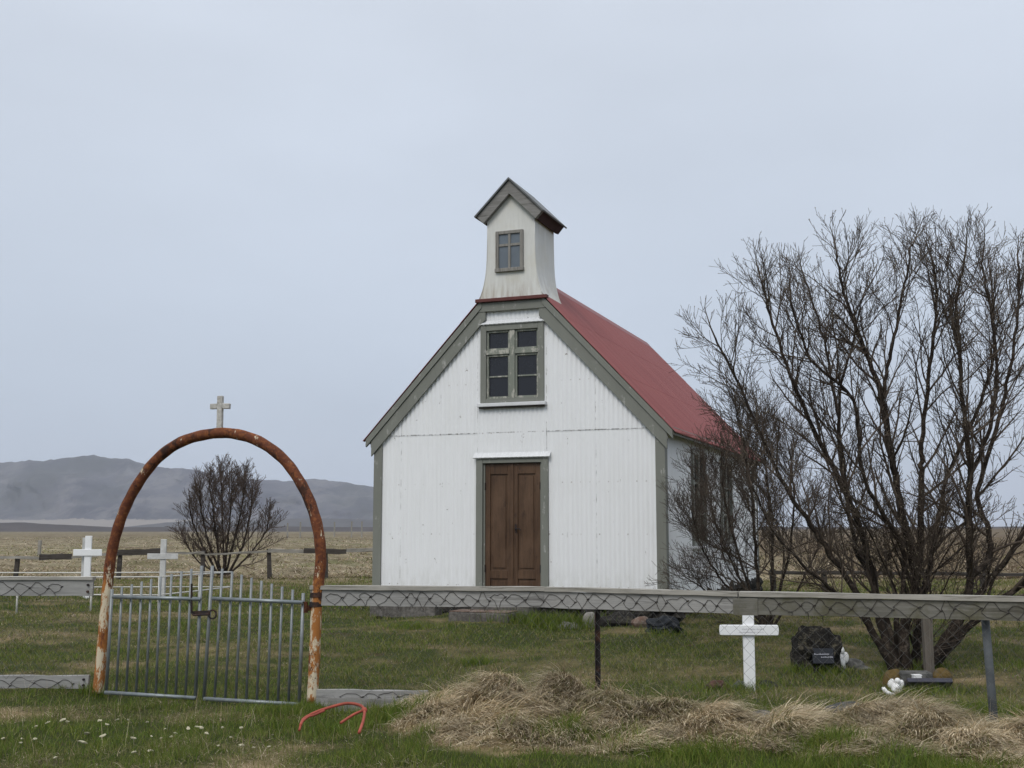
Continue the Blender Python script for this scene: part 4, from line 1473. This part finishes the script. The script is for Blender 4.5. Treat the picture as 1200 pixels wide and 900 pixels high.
LY = 33.6
lx_ = PX(262, LY)
sh2 = thing("bare_shrub", "dark round bare shrub standing by the far fence, seen through the arch", "shrub", (lx_, LY, G(lx_, LY)))
T = Tree(15)
PP3 = dict(seg=[.2, .2, .16, .12], wig=.09, up=.35, tip=.0046, bud=0, step=[.095, .078, .066], ang=(.35, .95), len=[1.05, .5, .24], rad=(.42, .62))
def S3(dy, *pts):
    n = len(pts)
    return [P(u, v, LY + dy * i / (n - 1)) for i, (u, v) in enumerate(pts)]
for pts, r0 in ((S3(.3, (258, 675), (255, 640), (250, 600), (245, 562)), .05), (S3(-.4, (262, 675), (266, 640), (270, 600), (272, 560)), .05), (S3(.6, (266, 675), (284, 640), (293, 600), (296, 575)), .045),
                (S3(-.2, (256, 675), (240, 645), (226, 612), (222, 595)), .04), (S3(.2, (266, 675), (292, 650), (310, 625), (316, 605)), .035), (S3(-.6, (260, 675), (246, 640), (236, 600), (234, 570)), .04),
                (S3(.8, (264, 675), (275, 630), (284, 590), (286, 560)), .04), (S3(0, (258, 675), (230, 655), (216, 632)), .03), (S3(.9, (262, 675), (262, 640), (260, 590), (259, 555)), .04)):
    T.stem(pts, r0, .014, PP3, .15)
T.build(sh2, M['bark'], M['greytwig'], None)

# ------------------------------------------------------------------ ground sheet
def graded(lo, hi, fine, c0, c1, ratio):
    a = list(np.arange(c0, c1 + 1e-6, fine))
    s = fine
    x = a[-1]
    while x < hi:
        s *= ratio; x += s; a.append(x)
    s = fine
    x = a[0]
    b = []
    while x > lo:
        s *= ratio; x -= s; b.append(x)
    return np.array(b[::-1] + a)
gx = graded(-7000, 7000, .10, -9, 8, 1.05)
gy = graded(-300, 7000, .10, 6.5, 20, 1.028)
XX, YY = np.meshgrid(gx, gy)
ZZ = ground(XX, YY)
nx_, ny_ = len(gx), len(gy)
V = np.stack([XX, YY, ZZ], -1).reshape(-1, 3)
i = np.arange(ny_ - 1)[:, None] * nx_; k = np.arange(nx_ - 1)[None, :]
a = i + k
faces = np.stack([a, a + 1, a + 1 + nx_, a + nx_], -1).reshape(-1, 4)
xf, yf = V[:, 0], V[:, 1]
heath = np.clip(sstep(70, 240, yf) * (.35 + .9 * sstep(-10, 60, xf - .1 * yf)) + .9 * sstep(26, 45, yf) * sstep(3, 9, xf - .1 * yf), 0, 1) * (.6 + .6 * fbm(xf, yf * 2, 30, 44))
heath = np.clip(np.maximum(heath, .65 * sstep(.52, .72, fbm(xf, yf * 3, 45, 46)) * sstep(38, 55, yf)), 0, .95)
g = np_mesh("ground", V, faces, M['ground'], True, attr={"dry": dryness(xf, yf), "far": sstep(27, 40, yf), "heath": heath})
tag(g, "rough grassy ground of the churchyard and plain", "ground", kind="structure")

# ------------------------------------------------------------------ grass
def blades(name, x, y, h, w, lean, ldir, col, mat, segs=2, zoff=0, droop=.6, lift=None):
    """flat tapering blades; arrays per blade"""
    n = len(x)
    z = ground(x, y) + zoff
    face = RNG.uniform(0, 2 * np.pi, n)
    cx, cy = np.cos(face), np.sin(face)
    lx, ly = np.cos(ldir) * lean, np.sin(ldir) * lean
    rows = []
    for s in range(segs + 1):
        t = s / segs
        px = x + lx * h * t ** 1.7
        py = y + ly * h * t ** 1.7
        pz = z + h * (t - droop * np.clip(lean, 0, 1.6) * .45 * t ** 2.2) - .01
        if lift is not None:
            k_ = np.clip(lift, 0, 1)
            px = x + lx * h * (k_ * t ** 1.7 + (1 - k_) * t)
            py = y + ly * h * (k_ * t ** 1.7 + (1 - k_) * t)
            pz = z - .01 + h * (k_ * (t - .27 * np.clip(lean, 0, 1.6) * t ** 2.2) + (1 - k_) * (.55 * t - .45 * t * t))
        ww = w * (1 - t) ** .6 * .5
        if s < segs:
            rows.append(np.stack([px - cx * ww, py - cy * ww, pz], -1)); rows.append(np.stack([px + cx * ww, py + cy * ww, pz], -1))
        else:
            rows.append(np.stack([px, py, pz], -1))
    V = np.stack(rows, 1)
    m = V.shape[1]
    base = np.arange(n)[:, None] * m
    tri = []
    for s in range(segs):
        o = 2 * s
        if s < segs - 1: tri += [(o, o + 1, o + 3), (o, o + 3, o + 2)]
        else: tri += [(o, o + 1, o + 2)]
    Fc = (base[:, :, None] + np.array(tri)[None]).reshape(-1, 3)
    cols = np.repeat(col, m, axis=0)
    o = np_mesh(name, V.reshape(-1, 3), Fc, mat, False, cols)
    return o

GREEN = 1.85 * np.array([(.056, .086, .012), (.076, .110, .016), (.070, .084, .015), (.108, .120, .026), (.042, .068, .012)])
OLIVE = 1.45 * np.array([(.120, .120, .040), (.148, .132, .055), (.092, .102, .030), (.178, .155, .075)])
STRAW = 1.4 * np.array([(.40, .325, .215), (.48, .405, .285), (.34, .268, .170), (.54, .470, .345), (.29, .225, .145), (.43, .37, .265)])
def pick(tab, n): return tab[RNG.integers(0, len(tab), n)] * RNG.uniform(.75, 1.25, (n, 1))

def visible(x, y, pad=1.0):
    return np.abs(x) < (y * 620 / F + pad)
# keep grass off the church, boards and stones' tops
def inside_church(x, y, grow=.05):
    dx, dy = x - .02, y - 18.7
    lx = dx * math.cos(PHI) - dy * math.sin(PHI); ly = dx * math.sin(PHI) + dy * math.cos(PHI)
    return (np.abs(lx) < HW + grow) & (ly > -grow) & (ly < LEN)
def in_steps(x, y):
    dx, dy = x - stp.location.x, y - stp.location.y
    lx = dx * math.cos(PHI) - dy * math.sin(PHI); ly = dx * math.sin(PHI) + dy * math.cos(PHI)
    return (lx > -.62) & (lx < .52) & (ly > -.5) & (ly < .5)

gx_, gy_, gh_, gw_, gc_, gl_, gd_ = [], [], [], [], [], [], []
sx2, sy2, sh3, sw2, sc2, sl2_, sd2, sk2 = [], [], [], [], [], [], [], []
for y0, y1, dens, hmul, wid in ((6.6, 9, 4200, 1.0, .0048), (9, 12, 3000, 1.0, .0055), (12, 15.5, 2000, .85, .0075), (15.5, 20, 1300, .85, .010), (20, 34, 420, 1.0, .017)):
    xa = y1 * 620 / F + 1.2
    n = int(2 * xa * (y1 - y0) * dens)
    x = RNG.uniform(-xa, xa, n); y = RNG.uniform(y0, y1, n)
    keep = visible(x, y) & ~inside_church(x, y) & ~in_steps(x, y)
    # lawn thins out and clumps
    cl = fbm(x, y, .22, 61)
    thin = sstep(.58, .70, fbm(x, y * 1.5, .75, 101)) * (y > 11)
    keep &= RNG.uniform(0, 1, n) < (.35 + 1.0 * cl) * (1 - .6 * thin)
    x, y, cl = x[keep], y[keep], cl[keep]
    n = len(x)
    d = dryness(x, y)
    isdry = RNG.uniform(0, 1, n) < np.clip(d * 1.05 - .02, 0.03, .97)
    long_ = fbm(x, y, .8, 71)
    h = (.03 + .05 * RNG.uniform(0, 1, n) + .05 * sstep(.55, .75, long_) + .07 * sstep(.58, .75, cl)) * hmul
    h = h * (1 - .6 * np.exp(-((x + .3) / 2.6) ** 2 - ((y - 17.9) / 1.0) ** 2))
    col = pick(GREEN, n)
    ol = RNG.uniform(0, 1, n) < np.clip(.15 + .75 * d + .25 * sstep(11, 13, y), 0, .9)
    col = np.where(ol[:, None], pick(OLIVE, n), col)
    g_ = ~isdry
    gx_.append(x[g_]); gy_.append(y[g_]); gh_.append(h[g_]); gw_.append(np.full(g_.sum(), wid) * RNG.uniform(.6, 1.3, g_.sum())); gc_.append(col[g_])
    gl_.append(RNG.uniform(.1, .9, g_.sum())); gd_.append(RNG.uniform(0, 6.28, g_.sum()))
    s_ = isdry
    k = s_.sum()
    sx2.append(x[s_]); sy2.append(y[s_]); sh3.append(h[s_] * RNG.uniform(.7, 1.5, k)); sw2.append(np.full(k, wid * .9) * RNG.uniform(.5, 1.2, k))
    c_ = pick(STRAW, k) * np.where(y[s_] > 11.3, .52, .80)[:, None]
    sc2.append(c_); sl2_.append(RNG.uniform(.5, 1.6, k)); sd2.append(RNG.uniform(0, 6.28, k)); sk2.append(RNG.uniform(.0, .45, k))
# long combed straw on the mounds
n = 240000
x = RNG.uniform(-1.3, 5.8, n); y = RNG.uniform(6.6, 11.2, n)
m_ = mound(x, y)
d = dryness(x, y)
kp = (RNG.uniform(0, 1, n) < np.clip((m_ - .035) / .07, 0, 1) * d) & visible(x, y, .6)
x, y, m_ = x[kp], y[kp], m_[kp]
n = len(x)
flow = -1.35 + 2.6 * (fbm(x, y, .55, 81) - .5) * 2 + .5 * (fbm(x, y, .16, 83) - .5) * 2
sx2.append(x); sy2.append(y); sh3.append(RNG.uniform(.12, .36, n) * (.6 + .5 * np.clip(m_ / .2, 0, 1))); sw2.append(RNG.uniform(.005, .011, n))
dk = fbm(x, y, .3, 85)
cg = pick(STRAW, n) * (.68 + .45 * sstep(.3, .7, dk))[:, None]
sc2.append(np.where((RNG.uniform(0, 1, n) < .10 + .25 * sstep(.5, .7, fbm(x, y, .6, 93)))[:, None], pick(OLIVE, n), cg))
sl2_.append(RNG.uniform(.7, 1.1, n)); sd2.append(flow + RNG.normal(0, .36, n)); sk2.append(np.where(RNG.uniform(0, 1, n) < .07, RNG.uniform(.3, .8, n), RNG.uniform(0, .12, n)))
# upright stray stalks near the fence
n = 500
x = RNG.uniform(-5, 5, n); y = RNG.uniform(8.5, 11.5, n)
sx2.append(x); sy2.append(y); sh3.append(RNG.uniform(.10, .28, n)); sw2.append(RNG.uniform(.002, .0035, n)); sc2.append(pick(STRAW, n) * .9); sl2_.append(RNG.uniform(.1, .6, n)); sd2.append(RNG.uniform(0, 6.28, n)); sk2.append(np.full(n, 1.0))
# rank green tuft right of the steps
p, gz = gl(.95, -.75)
n = 2600
x = RNG.normal(p.x, .38, n); y = RNG.normal(p.y, .22, n)
gx_.append(x); gy_.append(y); gh_.append(RNG.uniform(.08, .30, n)); gw_.append(RNG.uniform(.006, .012, n)); gc_.append(pick(GREEN, n) * .9); gl_.append(RNG.uniform(.1, .8, n)); gd_.append(RNG.uniform(0, 6.28, n))
# denser green tufts
for u, v_y, s_, n in ((699, 10.4, .09, 350), (1153, 9.25, .10, 400), (874, 11.75, .12, 350), (835, 11.7, .14, 300), (930, 13.1, .10, 350), (965, 13.1, .10, 350), (1070, 12.0, .22, 700), (1050, 13.5, .15, 500), (1085, 13.5, .15, 500), (780, 16.6, .2, 350), (118, 11.5, .07, 260), (366, 10.8, .07, 260), (670, 9.0, .22, 1500), (800, 8.6, .2, 1300), (960, 8.5, .16, 1000), (1110, 7.6, .22, 1500), (900, 7.9, .3, 1500), (555, 14.1, .12, 700), (350, 10.6, .22, 1600), (1120, 10.6, .35, 2500), (440, 10.0, .3, 1800), (480, 17.2, .3, 900)):
    x = RNG.normal(PX(u, v_y), s_, n); y = RNG.normal(v_y, s_ * .6, n)
    gx_.append(x); gy_.append(y); gh_.append(RNG.uniform(.06, .17, n)); gw_.append(RNG.uniform(.004, .008, n)); gc_.append(pick(GREEN, n)); gl_.append(RNG.uniform(.1, .9, n)); gd_.append(RNG.uniform(0, 6.28, n))
C_ = np.concatenate
o = blades("grass", C_(gx_), C_(gy_), C_(gh_), C_(gw_), C_(gl_), C_(gd_), C_(gc_), M['blade'], 2)
tag(o, "short green lawn grass of the churchyard", "grass", kind="stuff")
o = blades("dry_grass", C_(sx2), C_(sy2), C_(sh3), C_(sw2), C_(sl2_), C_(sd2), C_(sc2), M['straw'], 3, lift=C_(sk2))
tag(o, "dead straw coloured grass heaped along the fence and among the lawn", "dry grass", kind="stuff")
# tussocks of the far field
n = 150000
y = 33 + (RNG.uniform(0, 1, n) ** 2.2) * 170
x = RNG.uniform(-1, 1, n) * (y * 620 / F + 2)
tus = fbm(x, y, 2.2, 9)
kp = (RNG.uniform(0, 1, n) < .25 + .75 * sstep(.35, .62, tus)) & ~inside_church(x, y)
x, y = x[kp], y[kp]; n = len(x)
gr = vnoise(x, y * 3, 40, 77)
hh = sstep(3, 8, x - .1 * y)
c_ = pick(STRAW, n) * np.array([.66, .64, .66])
c_ = np.where((RNG.uniform(0, 1, n) < .25 + .4 * sstep(.5, .75, gr))[:, None], pick(OLIVE, n) * 1.1, c_)
c_ = np.where((RNG.uniform(0, 1, n) < np.maximum(.75 * hh, .5 * sstep(.52, .72, fbm(x, y * 3, 45, 46)) * sstep(38, 55, y) + .12))[:, None], pick(np.array([(.13, .09, .055), (.20, .14, .085), (.09, .065, .04)]), n), c_)
o = blades("tussock_grass", x, y, RNG.uniform(.14, .36, n), RNG.uniform(.02, .045, n) * (y / 40) ** .6, RNG.uniform(.7, 1.5, n), RNG.uniform(0, 6.28, n), c_, M['straw'], 2, lift=RNG.uniform(0, .5, n))
tag(o, "pale tussock grass of the plain beyond the far fence", "tussock grass", kind="stuff")

# bleached leaf scraps in the lawn
spots = [(232, 155), (463, 187), (137, 210), (132, 228), (60, 213), (8, 258), (382, 214), (316, 138), (300, 130), (188, 172), (476, 153), (588, 200), (640, 133), (560, 131), (520, 128), (713, 163),
         (755, 181), (742, 199), (806, 160), (843, 158), (862, 166), (945, 172), (980, 205), (1022, 162), (1025, 230), (1075, 240), (1135, 240), (932, 243), (596, 258), (275, 277), (655, 250), (660, 190),
         (448, 132), (20, 188), (4, 157), (395, 182), (1150, 188), (700, 203), (882, 197), (186, 213)]
for k, (X, Y) in enumerate(spots):
    u = X / 3.529; v = 800 + Y / 3.53
    y = (EYE + .0) * F / (v - 621)
    x = PX(u, y)
    mb = MB()
    s_ = random.uniform(.008, .017)
    mb.blob((0, 0, 0), (s_ * random.uniform(1, 1.7), s_, s_ * .55), 100 + k, .7, 2)
    o = mb.build("dead_leaf", M['deadleaf'], None)
    o.location = (x, y, G(x, y) + .05)
    o.rotation_euler = (random.uniform(-.4, .4), random.uniform(-.4, .4), random.uniform(0, 6))
    tag(o, "small bleached curled leaf lying in the lawn before the gate", "leaf", "bleached leaves scattered in the lawn")

# ------------------------------------------------------------------ mountains and lava ridge
def ridge_mesh(name, prof, y0, depth, mat, label, foot_z=-6, nseg=420, rough=1.0, rows=44):
    us = np.linspace(prof[0][0], prof[-1][0], nseg)
    pu = [p[0] for p in prof]; pv = [p[1] for p in prof]
    vs = np.interp(us, pu, pv)
    x = (us - 600) / F * y0
    top = EYE + (621 - vs) / F * y0
    Vt = []
    for r_ in range(rows):
        t = r_ / (rows - 1)
        if t <= .6:
            s = t / .6
            hgt = s ** 1.25
            yy_ = y0 - depth * (1 - s)
        else:
            s = (t - .6) / .4
            hgt = 1 - s
            yy_ = y0 + depth * s
        sc = yy_ / y0 if t <= .6 else 1.0
        z = foot_z + (top - foot_z) * hgt
        dy = ((fbm(x, np.full_like(x, yy_), depth * .35, 5) - .5) * .30 + (fbm(x * 1.0, np.full_like(x, yy_ * .35), depth * .07, 25) - .5) * .16) * depth * rough
        dz = (fbm(x + 900, np.full_like(x, yy_), depth * .16, 15) - .5) * (top - foot_z) * .22 * rough * math.sin(min(1, hgt) * math.pi) + (fbm(x, np.full_like(x, yy_ * .2), depth * .03, 35) - .5) * (top - foot_z) * .07 * rough * min(1, hgt * 1.5)
        Vt.append(np.stack([x * sc, yy_ + dy * math.sin(hgt * math.pi), z + dz], -1))
    V = np.concatenate(Vt)
    i = np.arange(rows - 1)[:, None] * nseg; k = np.arange(nseg - 1)[None]
    a = i + k
    o = np_mesh(name, V, np.stack([a, a + 1, a + 1 + nseg, a + nseg], -1).reshape(-1, 4), mat, True)
    return tag(o, label, "mountain", kind="structure")
def m_mount():
    t = NT("mountain_slope", .95, .1)
    n = t.noise(.006, t.coord((1, 1, 2)), 9, .65)
    n2 = t.noise(.012, t.coord((1, .25, .6)), 9, .75)
    z = t.sep(t.coord())[2]
    c = t.mix(t.ramp(n, [(.35, 0), (.65, 1)]), (.026, .026, .038), (.082, .078, .092))
    c = t.mix(t.ramp(n2, [(.48, 0), (.58, .6)]), c, (.15, .14, .14))
    c = t.mix(t.ramp(t.noise(.004, t.coord((1, .3, .5)), 8, .7), [(.5, 0), (.62, .7)]), c, (.045, .046, .042))
    ft = t.ramp(t.math('ADD', z, t.math('MULTIPLY', t.math('SUBTRACT', n, .5), 40)), [(.0, 1), (1, 1)])
    # pale ash plain at the foot
    f = t.math('LESS_THAN', t.math('ADD', z, t.math('MULTIPLY', t.math('SUBTRACT', n2, .5), 26)), 22)
    c = t.mix(t.math('MULTIPLY', f, .8), c, (.25, .22, .19))
    t.color(c)
    return t.mat
mprof = [(-900, 585), (-500, 570), (-250, 548), (-120, 552), (-40, 545), (0, 541.5), (30, 540), (60, 537.5), (85, 535), (112, 533.5), (128, 536), (146, 536.5), (160, 542), (176, 547), (205, 549), (230, 551), (262, 556), (300, 561.5),
         (330, 563), (352, 562), (366, 561), (390, 563), (410, 566), (440, 570), (500, 574), (560, 584), (620, 596), (700, 606), (800, 614), (860, 619.5)]
ridge_mesh("mountain", mprof, 3000, 900, m_mount(), "long blue grey mountain ridge on the horizon")
lava = m_simple("dark_lava_field", (.045, .036, .034), .4, .03, .95, bumpd=0)
lprof = [(-600, 612), (-200, 611), (-60, 613), (0, 612.5), (25, 611.5), (60, 614), (95, 615.5), (130, 617.5), (180, 617.5), (260, 617.5), (330, 616.5), (400, 617.5), (480, 617), (600, 617.5), (800, 617.5), (880, 617), (1000, 617.8), (1100, 617.2), (1200, 616.8), (1400, 616), (1800, 617)]
ridge_mesh("lava_ridge", lprof, 900, 130, lava, "low dark lava ridge along the edge of the plain", -3, 260, .8, 14)
m3 = m_simple("dark_distant_hill", (.05, .046, .046), .3, .02, .95, bumpd=0)
ridge_mesh("foothill", [(120, 621), (165, 615), (200, 611), (235, 608.5), (262, 608), (300, 608), (350, 606), (420, 607), (500, 610), (600, 618), (640, 621)], 1900, 200, m3, "low dark foothill in front of the mountain", -3, 120, .8, 12)

# ------------------------------------------------------------------ haze
mb = MB()
mb.box((-7600, -400, -9), (7600, 7600, 330))
hz = mb.build("haze", bpy.data.materials.new("haze"))
hm = hz.data.materials[0]
hm.use_nodes = True
nt = hm.node_tree
for n_ in list(nt.nodes):
    if n_.type == 'BSDF_PRINCIPLED': nt.nodes.remove(n_)
pv = nt.nodes.new("ShaderNodeVolumePrincipled")
pv.inputs["Color"].default_value = (.80, .87, 1.0, 1)
pv.inputs["Density"].default_value = .00014
nt.links.new(pv.outputs[0], nt.nodes["Material Output"].inputs["Volume"])
tag(hz, "pale damp haze over the plain", "haze", kind="stuff")

# ------------------------------------------------------------------ light
SUN_EL, SUN_AZ = R(48), R(205)       # azimuth clockwise from +Y: behind and left of the camera
w = bpy.data.worlds.new("World")
scene.world = w
w.use_nodes = True
nt = w.node_tree
bg = nt.nodes["Background"]
sky = nt.nodes.new("ShaderNodeTexSky")
sky.sky_type = 'NISHITA'
sky.sun_disc = False
sky.sun_elevation = SUN_EL
sky.sun_rotation = SUN_AZ
sky.dust_density = 3
geo = nt.nodes.new("ShaderNodeTexCoord")
sepx = nt.nodes.new("ShaderNodeSeparateXYZ")
nt.links.new(geo.outputs["Generated"], sepx.inputs[0])
# overcast layer: brighter towards the zenith
rp = nt.nodes.new("ShaderNodeValToRGB")
nt.links.new(sepx.outputs[2], rp.inputs[0])
el = rp.color_ramp.elements
el[0].position = 0.0; el[0].color = (.485, .55, .65, 1)
el[1].position = 1.0; el[1].color = (1.22, 1.25, 1.3, 1)
e2 = el.new(.12); e2.color = (.54, .61, .715, 1)
e3 = el.new(.42); e3.color = (.655, .715, .81, 1)
nz = nt.nodes.new("ShaderNodeTexNoise")
nz.inputs["Scale"].default_value = 1.6
nz.inputs["Detail"].default_value = 4
mp = nt.nodes.new("ShaderNodeMapping")
mp.inputs["Scale"].default_value = (1, 1, 2.6)
nt.links.new(geo.outputs["Generated"], mp.inputs[0]); nt.links.new(mp.outputs[0], nz.inputs[0])
mr = nt.nodes.new("ShaderNodeMapRange")
mr.inputs[1].default_value = .3; mr.inputs[2].default_value = .7; mr.inputs[3].default_value = 8.9; mr.inputs[4].default_value = 10.6
nt.links.new(nz.outputs[0], mr.inputs[0])
vm = nt.nodes.new("ShaderNodeVectorMath"); vm.operation = 'SCALE'
nt.links.new(rp.outputs[0], vm.inputs[0]); nt.links.new(mr.outputs[0], vm.inputs["Scale"])
mx_ = nt.nodes.new("ShaderNodeMix"); mx_.data_type = 'RGBA'
mx_.inputs[0].default_value = .94
nt.links.new(sky.outputs[0], mx_.inputs[6]); nt.links.new(vm.outputs[0], mx_.inputs[7])
nt.links.new(mx_.outputs[2], bg.inputs[0])
bg.inputs[1].default_value = .105
sun = bpy.data.lights.new("sun", 'SUN')
sun.energy = 1.5
sun.angle = R(25)
sun.color = (1, .96, .9)
so = bpy.data.objects.new("sun", sun)
so.rotation_euler = (math.pi / 2 - SUN_EL, 0, -SUN_AZ + math.pi)
COL.objects.link(so)

scene.view_settings.view_transform = 'Standard'
scene.view_settings.look = 'None'
scene.view_settings.exposure = 0
scene.view_settings.gamma = 1
scene.view_settings.use_curve_mapping = False
scene.render.engine = 'CYCLES'
scene.cycles.use_denoising = True
scene.cycles.max_bounces = 5
scene.cycles.volume_bounces = 1
